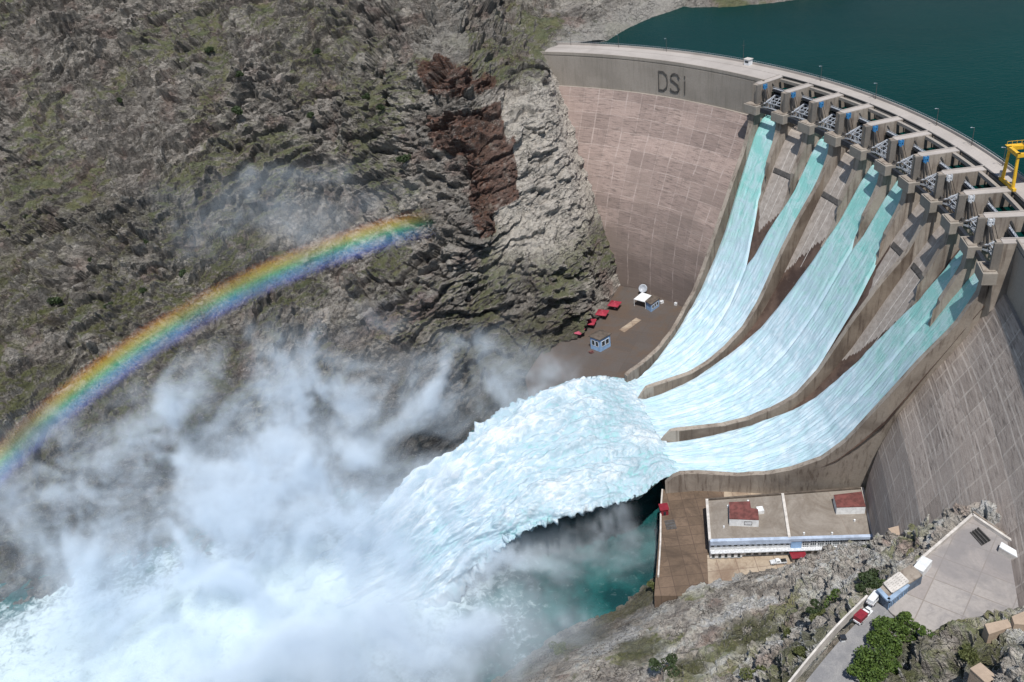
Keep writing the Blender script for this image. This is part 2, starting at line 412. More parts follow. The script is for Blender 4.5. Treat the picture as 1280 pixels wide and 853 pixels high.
# letters on the crest wall
b = MB(); RL = 249.93
def stroke(pts, w=.95):
    for (a0, z0), (a1, z1) in zip(pts[:-1], pts[1:]):
        n = max(1, int(abs(a1 - a0) / .25))
        for q in range(n):
            f0, f1 = q / n, (q + 1) / n
            b.beam(pol(RL, a0 + (a1 - a0) * f0, z0 + (z1 - z0) * f0), pol(RL, a0 + (a1 - a0) * f1, z0 + (z1 - z0) * f1), .5, w) if abs(z1 - z0) < abs(a1 - a0) * 4 else b.beam(pol(RL, a0 + (a1 - a0) * f0, z0 + (z1 - z0) * f0), pol(RL, a0 + (a1 - a0) * f1, z0 + (z1 - z0) * f1), w, .5)
stroke([(44.1, -5.), (44.1, -14.9), (43.4, -14.9), (42.95, -13.2), (42.85, -11), (42.85, -8.6), (42.95, -6.6), (43.4, -5.), (44.1, -5.)])
stroke([(41.05, -7.), (41.25, -5.6), (41.7, -5.1), (42.15, -5.7), (42.3, -7.2), (42.1, -8.8), (41.7, -9.9), (41.25, -11), (41.05, -12.6), (41.25, -14.2), (41.7, -14.9), (42.15, -14.4), (42.35, -13.)])
stroke([(40.3, -8.2), (40.3, -15.)]); stroke([(40.3, -5.4), (40.3, -6.5)])
b.build('lettering', M['letter'], dam, True)

# ------------------------------------------------------------------ ten radial gates
BLUE = ['first from the lettered wall, water pouring beneath', 'second from the lettered wall, above a dry chute', 'third from the lettered wall, water pouring beneath', 'fourth from the lettered wall, above a dry chute', 'fifth from the lettered wall, water pouring beneath', 'sixth from the lettered wall, water pouring beneath', 'seventh from the lettered wall, above a dry chute']
WHITE = ['first after the blue ones, above a dry chute', 'beside the last one, water pouring beneath', 'last before the dam\'s far wing, water pouring beneath']
def make_gate(hoist):
    root = thing('spillway_gate', '', 'spillway gate', (0, 0, 0))
    hw = 7.4; TZ_, RD = -9.7, 11.2
    sk = []
    for t in range(-34, 35, 6):
        c, s_ = math.cos(R(t)), math.sin(R(t))
        sk.append([(RD * c - .5, -hw, TZ_ + RD * s_), (RD * c - .5, hw, TZ_ + RD * s_), (RD * c, hw, TZ_ + RD * s_), (RD * c, -hw, TZ_ + RD * s_)])
    MB().loft(sk).build('skin_plate', M['steel_dark'], root)
    rb = MB()
    for t in range(-28, 34, 12):
        c, s_ = math.cos(R(t)), math.sin(R(t)); rb.beam(((RD - .9) * c, -hw, TZ_ + (RD - .9) * s_), ((RD - .9) * c, hw, TZ_ + (RD - .9) * s_), .5, .7)
    rb.build('stiffener', M['steel_dark'], root)
    tr = MB()
    for y in (-6.2, 6.2):
        tp = [(.6, y, TZ_), ((RD - 1) * math.cos(R(20)), y * .92, TZ_ + (RD - 1) * math.sin(R(20))), ((RD - 1) * math.cos(R(-22)), y * .92, TZ_ + (RD - 1) * math.sin(R(-22)))]
        for e in tp[1:]:
            tr.beam(tp[0], e, .62, .6)
        for f in (.3, .5, .7, .9):
            p = [Vector(tp[0]).lerp(Vector(e), f) for e in tp[1:]]; tr.beam(p[0], p[1], .24, .24)
        for f0, f1 in ((.3, .5), (.5, .7), (.7, .9)):
            tr.beam(Vector(tp[0]).lerp(Vector(tp[1]), f0), Vector(tp[0]).lerp(Vector(tp[2]), f1), .3, .3)
    for t in (20, -22):
        for i, f in enumerate((.35, .55, .75, .95)):
            x = .6 + (RD - 1.6) * math.cos(R(t)) * f; z = TZ_ + (RD - 1) * math.sin(R(t)) * f
            yy = 6.2 - .5 * f; tr.beam((x, -yy, z), (x, yy, z), .3, .3)
        for i in range(6):
            y0 = -6 + 2 * i; xa, xb = (.35, .95) if i % 2 else (.95, .35)
            q = lambda f, y: (.6 + (RD - 1.6) * math.cos(R(t)) * f, y, TZ_ + (RD - 1) * math.sin(R(t)) * f)
            tr.beam(q(xa, y0), q(xb, y0 + 2), .22, .22)
    tr.build('arm_truss', M['steel_grey'], root)
    gd = MB(); gd.box((.2, 0, TZ_ - 1.6), (1.3, 14.8, 2.1)); gd.build('trunnion_girder', M['steel_dark'], root)  # dark paint puts the shade of its downstream side into the colour
    rl = MB()
    for z in (.9,): rl.beam((RD * .83 - .3, -hw, TZ_ + RD * .56 + z), (RD * .83 - .3, hw, TZ_ + RD * .56 + z), .14)
    for i in range(9): rl.tube((RD * .83 - .3, -hw + i * 1.85, TZ_ + RD * .56), (RD * .83 - .3, -hw + i * 1.85, TZ_ + RD * .56 + .95), .07, 4)
    rl.beam((RD * .83, -hw, TZ_ + RD * .56), (RD * .83, hw, TZ_ + RD * .56), .9, .18)
    rl.build('walkway', M['steel_grey'], root)
    hb = MB()
    hb.tube((2.9, 6.55, -2.3), (2.9, 6.55, .2), .5, 10); hb.box((2.9, 6.4, -.4), (2.1, .7, .35)); hb.box((2.9, 6.4, -1.5), (1.8, .7, .3))
    for q in range(4): hb.tube((2.9 + 1.1 * math.cos(q * 1.57 + .8), 6.4 + .5 * math.sin(q * 1.57 + .8), -1.7), (2.9 + 1.1 * math.cos(q * 1.57 + .8), 6.4 + .5 * math.sin(q * 1.57 + .8), .5), .2, 6)
    hob = hb.build('hoist_head', M[hoist], root)
    cy = MB(); cy.tube((2.9, 6.5, -2.), (4.2, 6.3, -7.2), .42, 8); cy.tube((2.4, 6.1, -2.), (3.2, 6., -8.3), .22, 6)
    cy.build('hoist_cylinder', M['steel_mid'], root)
    rod = MB(); rod.tube((4.2, 6.3, -7.2), (7.8, 6.1, -12.2), .2, 6); rod.build('piston_rod', M['palegrey'], root)
    br = MB(); br.box((1.9, 6.2, -8.9), (3.6, 1.6, .3)); br.box((1.2, 6.2, -8.2), (.9, .9, 1.2)); br.build('pump_platform', M['steel_mid'], root)
    pp = MB(); pp.tube((2.0, 6.95, -.2), (2.0, 6.95, -8.5), .1, 5); pp.tube((4., 6.95, -.9), (6.5, 6.95, -8.), .1, 5); pp.build('oil_pipe', M['rubber'], root)
    return root
protos = {}
for k in range(10):
    hoist = 'blue' if k < 7 else 'palegrey'
    a = 28.5 - 4.25 * (k + .5)
    lab = ('radial spillway gate with blue hoist, ' + BLUE[k]) if k < 7 else ('radial spillway gate with pale hoist, ' + WHITE[k - 7])
    if hoist not in protos:
        protos[hoist] = r0 = make_gate(hoist); r0.location = pol(244.2, a, 0); r0.rotation_euler = (0, 0, R(a)); tag(r0, lab, None, 'radial gates along the spillway crest')
    else: dup(protos[hoist], pol(244.2, a, 0), R(a), lab, 'radial gates along the spillway crest')

# ------------------------------------------------------------------ crane and lamps on the crest
ca = -4.8; cr = thing('gantry_crane', 'yellow gantry crane with white machine house on the dam crest by the lake', 'crane', pol(262, ca, 0), R(ca))
S_ = 4.; CH = 12.5
for x in (-.7, 9.5):
    for y in (-S_, S_):
        MB().tube((x, y, .5), (x, y * .8, CH), .62, 8, .5).build('leg', M['yellow'], cr)
    MB().box((x, 0, .75), (1.1, 2 * S_ + 3, 1.)).build('wheel_beam', M['yellow'], cr)
MB().beam((-1.2, -S_ * .85, CH), (10, -S_ * .85, CH), 1., 1.3).beam((-1.2, S_ * .85, CH), (10, S_ * .85, CH), 1., 1.3).beam((-.7, -S_, CH), (-.7, S_, CH), 1.1, 1.3).beam((9.5, -S_, CH), (9.5, S_, CH), 1., 1.3).build('top_frame', M['yellow'], cr)
rl = MB()
for i in range(7):
    rl.tube((-1.2 + i * 1.6, S_ + .4, CH + .6), (-1.2 + i * 1.6, S_ + .4, CH + 2.), .07, 4)
rl.beam((-1.2, S_ + .4, CH + 2), (8.4, S_ + .4, CH + 2), .1); rl.box((3.6, S_ + .2, CH + .7), (10.5, 1.4, .15)); rl.build('railing', M['yellow'], cr)
MB().box((7.2, -.4, CH + 3.2), (6.5, 6.4, 4.)).build('machine_house', M['palegrey'], cr, bevel=.1)
MB().box((-.6, S_ + 1., 2.5), (1.6, 1.4, 2.2)).build('drive_motor', M['whiteconc'], cr, bevel=.2)

lp = None
LL = [(58.5, 'at the rock end of the crest road'), (52., 'on the crest road left of the letters'), (45.5, 'on the crest road above the letters'), (24.5, 'behind the first two blue hoists'), (17., 'behind the third and fourth blue hoists'), (8.5, 'behind the sixth blue hoist'), (3.4, 'behind the seventh blue hoist'), (-1.2, 'just before the yellow crane')]
for i, (a, w) in enumerate(LL):
    rr = 267.4; lab = 'thin grey lamp post ' + w
    if lp is None:
        lp = thing('street_lamp', lab, 'lamp post', pol(rr, a, 0), R(a), 'lamp posts on the crest road')
        MB().tube((0, 0, 0), (0, 0, 7), .14, 6, .09).build('pole', M['steel_mid'], lp)
        MB().tube((0, 0, 7), (-1.2, 0, 7.3), .08, 5).box((-1.3, 0, 7.3), (.7, .3, .2)).build('lamp_head', M['steel_grey'], lp)
    else: dup(lp, pol(rr, a, 0), R(a), lab)
mast = thing('antenna_mast', 'thin antenna mast beside the small white booth on the crest', 'antenna', pol(268.2, 35.2, 0))
MB().tube((0, 0, 0), (0, 0, 11), .16, 6, .06).build('pole', M['steel_mid'], mast)
MB().beam((-.8, 0, 8.5), (.8, 0, 8.5), .1).build('crossbar', M['steel_mid'], mast)
bo = thing('booth', 'small white booth at the lake side of the crest road', 'booth', pol(266.4, 34.2, 0), R(34.2))
MB().box((0, 0, 1.4), (2.6, 3.2, 2.8)).build('wall', M['white'], bo)
MB().box((0, 0, 2.95), (3.2, 3.8, .3)).build('roof', M['whiteconc'], bo)
MB().box((-1.31, 0, 1.7), (.08, 2., 1.)).build('window', M['glass'], bo)

# ------------------------------------------------------------------ terrain
def resample(P, n):
    P = np.array(P, float); d = np.r_[0, np.cumsum(np.linalg.norm(np.diff(P, axis=0), axis=1))]; d /= d[-1]
    t = np.linspace(0, 1, n); return np.stack([np.interp(t, d, P[:, k]) for k in range(3)], 1)
def catmull(P, t):
    n = len(P); i = np.clip(np.floor(t).astype(int), 0, n - 2); f = (t - i)[:, None, None]
    p0, p1, p2, p3 = P[np.clip(i - 1, 0, n - 1)], P[i], P[i + 1], P[np.clip(i + 2, 0, n - 1)]
    return .5 * (2 * p1 + (p2 - p0) * f + (2 * p0 - 5 * p1 + 4 * p2 - p3) * f ** 2 + (3 * p1 - p0 - 3 * p2 + p3) * f ** 3)
def normals(P):
    du = np.gradient(P, axis=0); dv = np.gradient(P, axis=1); n = np.cross(du, dv)
    return n / (np.linalg.norm(n, axis=2, keepdims=True) + 1e-9)
def rock_disp(p, big=1., seed=0.):
    q = p + seed
    s = q @ np.array([.93, .1, .36]); t = q @ np.array([-.33, .2, .92]); d = q @ np.array([-.1, .97, -.2])
    w = fbm(q / 38., 3)
    strat = np.stack([s / 46., t / 15. + w * .9, d / 46.], 1)
    h = 8.5 * big * (ridged(q / 62. + 5, 3) - .35)
    h += 3.6 * (ridged(strat, 4, .55) - .4)
    ex = fbm(q / 33. + 11., 3)
    x = t / 12.5 + 1.7 * w + .6 * perlin(np.stack([s / 17., d / 17., t / 30.], 1)) + .22 * perlin(q / 4.5); x = x - np.floor(x)
    h += 7.6 * (1 - x) ** .8 * sstep(.0, .11, x) * sstep(-.3, .2, ex)
    x = (q @ np.array([.62, .25, .74])) / 9. + 1.5 * w + .5 * perlin(q / 8.) + .2 * perlin(q / 2.6 + 3); x = x - np.floor(x)
    h += 3. * (1 - x) * sstep(.0, .12, x) * sstep(-.25, .2, perlin(q / 24. + 3.))
    x = t / 3.7 + 2.2 * w + .7 * perlin(np.stack([s / 6., d / 6., t / 7.], 1)) + .2 * perlin(q / 1.4); x = x - np.floor(x)
    h += 1.35 * (1 - x) * sstep(.0, .16, x) * sstep(-.25, .15, ex + .35 * perlin(q / 12. + 9))
    s2 = np.stack([s / 10., t / 3.2 + w * 2, d / 10.], 1)
    h += 1.3 * (ridged(s2 + 7, 3, .55) - .4)
    h += .55 * fbm(q / 1.6, 2)
    return h
def worley(p, seed=0):
    i0 = np.floor(p).astype(np.int64); best = np.full(len(p), 1e9); bid = np.zeros(len(p), np.int64); bo = np.zeros((len(p), 3)); sec = np.full(len(p), 1e9)
    for dx in (-1, 0, 1):
        for dy in (-1, 0, 1):
            for dz in (-1, 0, 1):
                c = i0 + np.array([dx, dy, dz]); k = c & 255
                hsh = _perm[_perm[_perm[(k[:, 0] + seed) & 255] + k[:, 1]] + k[:, 2]]
                o = c + .5 + _g[hsh] * .45 - p; d = (o * o).sum(1); m = d < best
                sec = np.where(m, best, np.minimum(sec, d)); best = np.where(m, d, best); bid = np.where(m, hsh, bid); bo = np.where(m[:, None], -o, bo)
    return bid, bo, np.sqrt(sec) - np.sqrt(best)
def blocks(q, size, seed):
    """fractured rock: cells with their own height and tilt, cut along the strata"""
    s = q @ np.array([.93, .1, .36]); t = q @ np.array([-.33, .2, .92]); d = q @ np.array([-.1, .97, -.2])
    w = fbm(q / (size * 3.2) + seed, 2)
    pp = np.stack([s / size + .5 * w, t / (size * .42) + 1.1 * w, d / size], 1)
    b, o, e = worley(pp, seed)
    hh = _g[b][:, 0] + .9 * (_g[(b * 7 + 3) & 255] * o).sum(1)
    return size * .30 * hh - size * .16 * (1 - sstep(0, .1, e)), b
def in_poly(x, z, poly):
    c = np.zeros(len(x), bool); n = len(poly)
    for i in range(n):
        x0, z0 = poly[i]; x1, z1 = poly[(i + 1) % n]
        c ^= ((z0 > z) != (z1 > z)) & (x < (x1 - x0) * (z - z0) / (z1 - z0 + 1e-9) + x0)
    return c
def rock_cols(p, n, seed=0., grass=1.):
    a = fbm(p / 26. + seed, 4); b = fbm(p / 6. + seed, 4); c = fbm(p / 1.7 + seed, 3); e = fbm(p / 48. + 9 + seed, 4)
    t = p @ np.array([-.33, .2, .92]); band = fbm(np.stack([p[:, 0] / 26., p[:, 1] / 26., t / 2.6], 1) + 3, 3)
    col = np.array([.275, .252, .226])[None] * np.ones((len(p), 1))
    def over(k, c_):
        nonlocal col
        k = k[:, None]; col = col * (1 - k) + np.array(c_) * k
    over(sstep(-.05, .3, a), (.40, .37, .33))
    over(sstep(.05, .4, fbm(p / 17. + 40, 3)) * .7, (.25, .175, .15))
    over(sstep(.05, .3, band) * .72, (.12, .105, .095))
    over(sstep(.14, .4, b) * .7, (.09, .08, .072))
    over(sstep(.1, .4, -band) * .5, (.42, .39, .355))
    gmask = sstep(.02, .2, 1.35 * e + .4 * b + .18 * c) * sstep(.3, .6, n[:, 2]) * grass
    gc = np.array([.125, .142, .048]) + np.array([.05, .028, .012]) * np.clip(fbm(p / 9. + 71, 3) * 1.6, -1, 1)[:, None]
    gc = gc * (1 - .25 * sstep(-.1, .4, c)[:, None])
    over(gmask * .82, 0 * gc + gc); return col, gmask
def terrain_mat(name):
    g = G(name); o = g.obj(); at = g.attr('Col').outputs['Color']; gr = g.attr('green').outputs['Fac']
    rk = g.rng(gr, 0., 1., 1., .3)
    n1 = g.noise(o, .42, 5, .76, .5); n2 = g.noise(g.scl(o, (.35, .35, 1.5), rot=(.25, -.35, 0)), .5, 5, .74); n3 = g.noise(o, 1.7, 3, .75)
    v = g.n('TexVoronoi', {'feature': 'DISTANCE_TO_EDGE'}, {'Vector': g.n('VectorMath', {'operation': 'ADD'}, {0: g.scl(o, (.16, .16, .5), rot=(.2, -.4, .3)), 1: g.n('TexNoise', None, {'Vector': o, 'Scale': .35, 'Detail': 2.}).outputs['Color']}).outputs[0], 'Scale': 1.3, 'Randomness': 1.})
    crack = g.math('MULTIPLY', g.rng(v.outputs['Distance'], .0, .055, 1., 0.), g.rng(g.noise(o, .1, 1), .4, .58))
    col = g.mix(g.math('MULTIPLY', g.rng(n2, .54, .68), g.math('MULTIPLY', rk, .6)), at, (.46, .43, .39))
    col = g.mix(g.math('MULTIPLY', g.rng(n1, .53, .66), g.math('MULTIPLY', rk, .65)), col, (.06, .053, .047))
    col = g.mix(g.math('MULTIPLY', g.rng(n1, .46, .34), g.math('MULTIPLY', rk, .5)), col, (.42, .395, .36))
    col = g.mix(g.math('MULTIPLY', g.rng(n3, .54, .7), g.math('MULTIPLY', rk, .75)), col, (.05, .045, .04))
    col = g.mix(g.math('MULTIPLY', g.rng(n3, .44, .3), .3), col, (.40, .38, .33))
    col = g.mix(g.math('MULTIPLY', crack, .75), col, (.035, .031, .027))
    hgt = g.math('SUBTRACT', g.math('ADD', g.math('MULTIPLY', n1, 2.2), g.math('ADD', n2, g.math('MULTIPLY', n3, .5))), g.math('MULTIPLY', crack, .5))
    return g.pbr(col, .95, g.bump(hgt, .9, 2.2))
M['rock'] = terrain_mat('weathered_rock')
def straight(toe, top, bul=()):
    toe = np.array(toe); top = np.array(top)
    P = [toe + [0, -28, -14], toe]
    for f, dz in bul: P.append(toe + (top - toe) * f + [0, -dz * .55, dz * .85])
    return P + [top, top + [0, 60, 22]]
HC = [
 straight((-330.4,255.5,-141.0), (-708.2,1002.3,66.0), ((.3, 4), (.6, -5))),
 straight((-286.2,276.9,-141.0), (-474.8,814.5,62.0), ((.25, -6), (.5, 6), (.8, -3))),
 straight((-238.1,293.6,-141.0), (-324.0,698.5,58.0), ((.2, 6), (.45, -6), (.7, 5))),
 straight((-184.8,294.1,-141.0), (-232.6,670.5,52.0), ((.25, -5), (.5, 7), (.75, -4))),
 straight((-132.9,302.2,-141.0), (-145.9,640.0,47.0), ((.2, 5), (.5, -8), (.75, 4))),
 straight((-90.9,318.1,-141.0), (-82.2,625.2,42.0), ((.3, -4), (.5, -4), (.7, 6))),
 [(-54.9,318.5,-150.0), (-51.8,330.4,-141.0), (-47.5,362.9,-118.0), (-45.1,393.5,-100.0), (-43.6,417.3,-78.0), (-45.3,437.5,-62.0), (-41.4,468.3,-34.0), (-34.5,508.9,6.0), (-30.1,601.0,40.0), (-27.3,620.7,60.0)],
 [(-19.4,336.8,-152.0), (-17.8,345.8,-142.0), (-17.9,371.6,-129.0), (-16.8,398.0,-112.0), (-13.5,416.7,-82.0), (-12.2,423.6,-60.0), (-9.6,446.9,-30.0), (-9.0,489.8,8.0), (-7.9,597.3,38.0), (-5.0,638.7,55.0)],
 [(9.4,380.8,-140.0), (14.3,387.5,-130.0), (20.0,392.5,-119.0), (24.6,402.4,-106.0), (25.2,414.6,-84.0), (19.8,441.0,-54.0), (18.0,464.3,-18.0), (22.1,506.5,4.0), (23.4,579.7,14.0), (30.8,665.7,32.0)],
 [(47.2,422.6,-132.0), (47.1,423.5,-121.0), (47.7,434.7,-108.0), (42.8,450.5,-66.0), (36.3,467.3,-28.0), (35.5,487.5,-10.0), (34.8,499.5,-1.0), (32.1,527.1,1.0), (34.2,546.7,6.0), (50.8,582.9,10.0), (69.6,625.3,24.0)],
 [(69.2,444.8,-130.0), (67.6,455.3,-122.3), (65.0,458.3,-107.7), (60.9,464.8,-89.8), (55.7,475.5,-71.4), (50.9,491.5,-50.3), (47.6,506.2,-31.1), (44.4,514.3,-18.2), (40.6,522.1,-1.5), (45.4,538.4,2.0), (94.1,631.6,20.0)],
 [(84,474,-134), (80,472,-122), (77,476,-108), (73,482,-90), (69,493,-71), (64,507,-50), (61,521,-31), (58,528,-18), (53,541,-6), (75.8,547.6,-4.0), (132.4,663.3,10.0)],
 [(150,500,-134), (150,505,-122), (140,510,-108), (130,515,-90), (120,520,-71), (110,530,-50), (105,540,-40), (95,545,-30), (90,550,-16), (128.5,599.7,-7.5), (174.1,639.5,3.0)],
 [(210,520,-134), (210,525,-122), (200,530,-108), (190,535,-90), (180,540,-71), (170,550,-50), (165,560,-45), (160,570,-40), (155,575,-30), (180.5,621.9,-14.0), (262.6,772.8,-12.0)],
]
NU, NV = 1080, 700
RC = np.stack([resample(c, NV) for c in HC])
seg = [np.linalg.norm(RC[i + 1] - RC[i], axis=1).mean() for i in range(len(RC) - 1)]
cum = np.r_[0, np.cumsum(seg)]
us = np.interp(np.linspace(0, cum[-1], NU), cum, np.arange(len(RC)))
P = catmull(RC, us)
N = normals(P)
if N[NU // 3, NV // 2, 1] > 0: N = -N
pf_ = P.reshape(-1, 3); nf_ = N.reshape(-1, 3); uu = np.repeat(us, NV)
amp = 1 - .72 * sstep(8.2, 9.6, uu); amp = np.where(uu > 10.3, .15, amp)
cut = sstep(7.05, 7.55, uu) * (1 - sstep(10.9, 11.3, uu)) * sstep(-90, -70, pf_[:, 2]) * (1 - sstep(-12, -3, pf_[:, 2]))   # excavated abutment face
B1, id1 = blocks(pf_, 13., 5); B2, id2 = blocks(pf_ + 40, 5.2, 9)
bm = sstep(-.22, .12, fbm(pf_ / 48. + 9, 4) * -1 + .12)
h = (1.05 * (rock_disp(pf_) - 4.5) + (.2 + .5 * bm) * B1 + (.2 + .7 * bm) * B2) * amp * (1 - .5 * cut)
h += cut * (1.4 * (ridged(np.stack([pf_[:, 0] / 5., pf_[:, 1] / 5., pf_[:, 2] / 22.], 1), 3) - .4) + 1.2 * ridged(np.stack([pf_[:, 0] / 30, pf_[:, 1] / 30, pf_[:, 2] / 6.], 1), 2))
flat = (1 - sstep(-3, 4, pf_[:, 2])) * sstep(-12, -5, pf_[:, 2]) * (uu > 9.7)
h *= (1 - .8 * flat)
pd = pf_ + nf_ * h[:, None]
N2 = normals(pd.reshape(NU, NV, 3)).reshape(-1, 3)
if N2[:, 2].mean() < 0: N2 = -N2
col, gm = rock_cols(pd, N2)
tint = (1 + .2 * _g[id2][:, 1] + .2 * _g[id1][:, 2])[:, None]; gm_ = gm[:, None]; col = col * (tint * (1 - gm_) + gm_)
# the cut face is pale, streaked; rust-stained netted areas; shotcrete above them
st = fbm(np.stack([pd[:, 0] / 2.2, pd[:, 1] / 2.2, pd[:, 2] / 30.], 1), 3)
cc = np.array([.66, .61, .55])[None] * (1 - .4 * sstep(.0, .45, st)[:, None]) * (1 - .35 * sstep(.1, .4, fbm(pd / 7., 3))[:, None])
k = (cut * .9)[:, None]; col = col * (1 - k) + cc * k
wx = pf_[:, 0] + .9 * fbm(pd / 4. + 3, 3); wz = pf_[:, 2] + .9 * fbm(pd / 4. + 8, 3)
def q2(*pts): return [(p[0], p[2]) for p in pts]
rust = [q2((-31.5,514.1,6.0), (-2.1,502.8,8.0), (-1.5,469.3,-5.0), (-29.7,478.6,-6.0)), q2((-4.2,490.6,2.0), (10.0,482.2,0.0), (7.0,471.8,-6.0), (-3.0,478.8,-6.0)),
        q2((-28.5,473.4,-15.0), (9.1,468.1,-12.0), (10.1,448.3,-27.0), (-27.4,459.5,-28.0)), q2((-13.2,456.6,-27.0), (12.8,448.9,-25.0), (12.5,426.3,-52.0), (-11.7,428.1,-54.0)), q2((-13.4,441.1,-45.0), (-0.2,436.9,-45.0), (-2.5,415.7,-63.0), (-10.8,418.2,-64.0))]
rm = np.zeros(len(pd))
for po in rust: rm = np.maximum(rm, in_poly(wx, wz, po).astype(float))
rm *= (uu > 5.5) & (uu < 9.2)
rc = np.array([.12, .052, .035])[None] * (1 + .55 * fbm(pd / 4. + 2, 3))[:, None]
rc = rc + (np.array([.24, .088, .042]) - rc) * (sstep(.1, .45, fbm(pd / 3. + 55, 3)) * .8)[:, None]
k = (rm * (.9 - .45 * sstep(.15, .4, fbm(pd / 5. + 91, 3))))[:, None]; col = col * (1 - k) + rc * k
sm = in_poly(wx, wz, q2((-31.6,536.0,22.0), (-3.8,523.2,25.0), (-3.9,499.8,9.0), (-31.7,510.5,7.0))).astype(float) * ((uu > 5) & (uu < 8.6))
k = (sm * .75)[:, None]; col = col * (1 - k) + np.array([.36, .34, .31]) * (1 - .3 * sstep(.0, .4, st))[:, None] * k
sb = (1 - sstep(-1, 5, pd[:, 2] + 2.5 * fbm(pd / 14., 3))) * sstep(9.6, 10.2, uu) * sstep(-12, -8, pd[:, 2])
k = (sb * .75)[:, None]; col = col * (1 - k) + np.array([.42, .40, .365]) * (1 + .3 * fbm(pd / 3., 3))[:, None] * k
# wet dark rock and greener ground low down by the spray
lowm = sstep(-62, -118, pd[:, 2]) if False else (1 - sstep(-122, -84, pd[:, 2] + 14 * fbm(pd / 22., 3))) * (uu < 8.4) * (1 - cut)
k = (lowm * .62)[:, None]; col = col * (1 - k) + np.array([.075, .062, .05]) * (1 + .8 * fbm(pd / 3., 3))[:, None] * k
mossy = lowm * sstep(.0, .3, fbm(pd / 12. + 33, 3)) * sstep(.3, .6, N2[:, 2]) * (uu < 6)
gl = sstep(-.2, .12, fbm(pd / 30. + 61, 3)) * (1 - sstep(-56, -28, pd[:, 2])) * sstep(-132, -110, pd[:, 2]) * (uu < 4.4) * sstep(.25, .5, N2[:, 2])
k = (np.maximum(mossy * .7, gl * .75))[:, None]; col = col * (1 - k) + np.array([.085, .092, .026]) * (1 + .7 * fbm(pd / 2.5 + 4, 3))[:, None] * k
hill = struct('hillside', mesh_np('hillside', pd, grid_faces(NU, NV), M['rock'], False, {'Col': np.clip(col, .015, .8), 'green': np.clip(np.maximum(gm, np.maximum(cut * .75, gl)), 0, 1)}))
hill_bvh = None
def bvh_of(o):
    me = o.data; n = len(me.vertices); co = np.empty(n * 3, np.float32); me.vertices.foreach_get('co', co)
    nl = len(me.loops); li = np.empty(nl, np.int32); me.loops.foreach_get('vertex_index', li)
    return BVHTree.FromPolygons([tuple(x) for x in co.reshape(-1, 3).tolist()], [tuple(x) for x in li.reshape(-1, 4).tolist()])

# rocky point across the lake
_pc = (201.1,637.1,-6.0); gx, gy = np.meshgrid(np.linspace(-95, 95, 120), np.linspace(-60, 60, 80), indexing='ij')
pp = np.stack([gx.ravel() + _pc[0], gy.ravel() + _pc[1], gx.ravel() * 0 - 6.], 1)
pp[:, 2] += 17 * np.clip(1 - ((gx / 88) ** 2 + (gy / 50) ** 2).ravel(), -.6, 1) + 3 * fbm(pp / 22., 4) + 1.5 * fbm(pp / 6., 3) - 1.5
cN = normals(pp.reshape(120, 80, 3)).reshape(-1, 3); cN = -cN if cN[:, 2].mean() < 0 else cN
c1, g1 = rock_cols(pp, cN, 12.)
struct('far_shore', mesh_np('far_shore', pp, grid_faces(120, 80), M['rock'], False, {'Col': np.clip(c1, .015, .8), 'green': g1}))

# right bank: the near rock spur with the road and the plaza
RB = [(-61.8,193.4,-141.0), (-39.3,206.1,-141.0), (-18.3,217.4,-141.0), (-0.5,230.4,-141.0), (17.6,239.0,-143.0), (34.5,244.6,-141.0), (43.8,239.3,-130.0),
      (52.9,227.7,-119.0), (64.6,227.2,-118.0), (75.0,227.6,-117.0), (83.6,226.8,-116.0), (97.0,231.0,-119.0), (111.5,227.1,-115.0), (117.6,220.0,-104.0), (119.5,211.7,-91.0), (117.1,191.3,-64.0), (114.8,174.6,-47.0),
      (34.0,222.7,-127.0), (20.3,209.9,-122.0), (2.1,197.7,-120.0), (42.6,195.0,-108.0), (58.8,206.0,-108.0), (74.4,212.3,-108.0), (74.5,189.5,-92.0), (49.6,172.1,-92.0), (68.9,161.7,-72.0), (86.1,172.7,-68.0),
      (94.5,172.9,-60.0), (101.3,174.0,-56.0), (105.5,170.4,-50.0), (60.5,135.0,-53.0), (69.8,146.9,-54.0), (79.4,147.5,-46.0), (83.8,153.3,-46.0), (29.4,168.3,-98.0), (0.0,174.1,-112.0), (-26.2,167.9,-118.0), (47.5,135.6,-66.0),
      (80.7,139.5,-44.0), (70.1,135.7,-49.0), (67.9,130.2,-48.0), (62.9,126.5,-50.0), (72.4,128.0,-46.0), (80.2,129.6,-43.0), (83.2,136.3,-43.5), (87.7,132.8,-40.0), (94.7,137.5,-40.0), (102.2,139.1,-40.5), (88.2,127.3,-36.0), (95.1,126.0,-33.0), (105.5,129.0,-32.0), (92.6,108.6,-24.0), (85.6,117.1,-34.0), (80.6,123.1,-41.0), (96.7,100.6,-14.0), (112.1,122.3,-24.0), (77.0,101.6,-28.0),
      (36.0,274.3,-152.0), (26.6,258.2,-150.0), (6.0,252.1,-149.0), (48.6,276.8,-152.0), (-14.5,241.1,-149.0), (30,260,-150), (56,262,-140), (90,258,-125), (110,250,-124), (50,280,-142), (100,280,-126), (122,240,-122), (0,262,-150), (-60,240,-150), (-140,225,-150), (-30,180,-120), (-80,160,-118), (-140,170,-141), (40,100,-40), (0,100,-70), (-60,90,-90), (100,60,-4), (40,40,-10), (-60,30,-60), (-140,60,-110),
      (100,160,-43.5), (110,158,-43.5), (118,160,-43.5), (90,143,-43.5), (112,145,-43.5), (128,176,-44), (140,150,-40), (150,120,-20), (160,90,0), (126,200,-70), (136,210,-100), (110,225,-108), (150,170,-60)]
RB = np.array(RB, float)
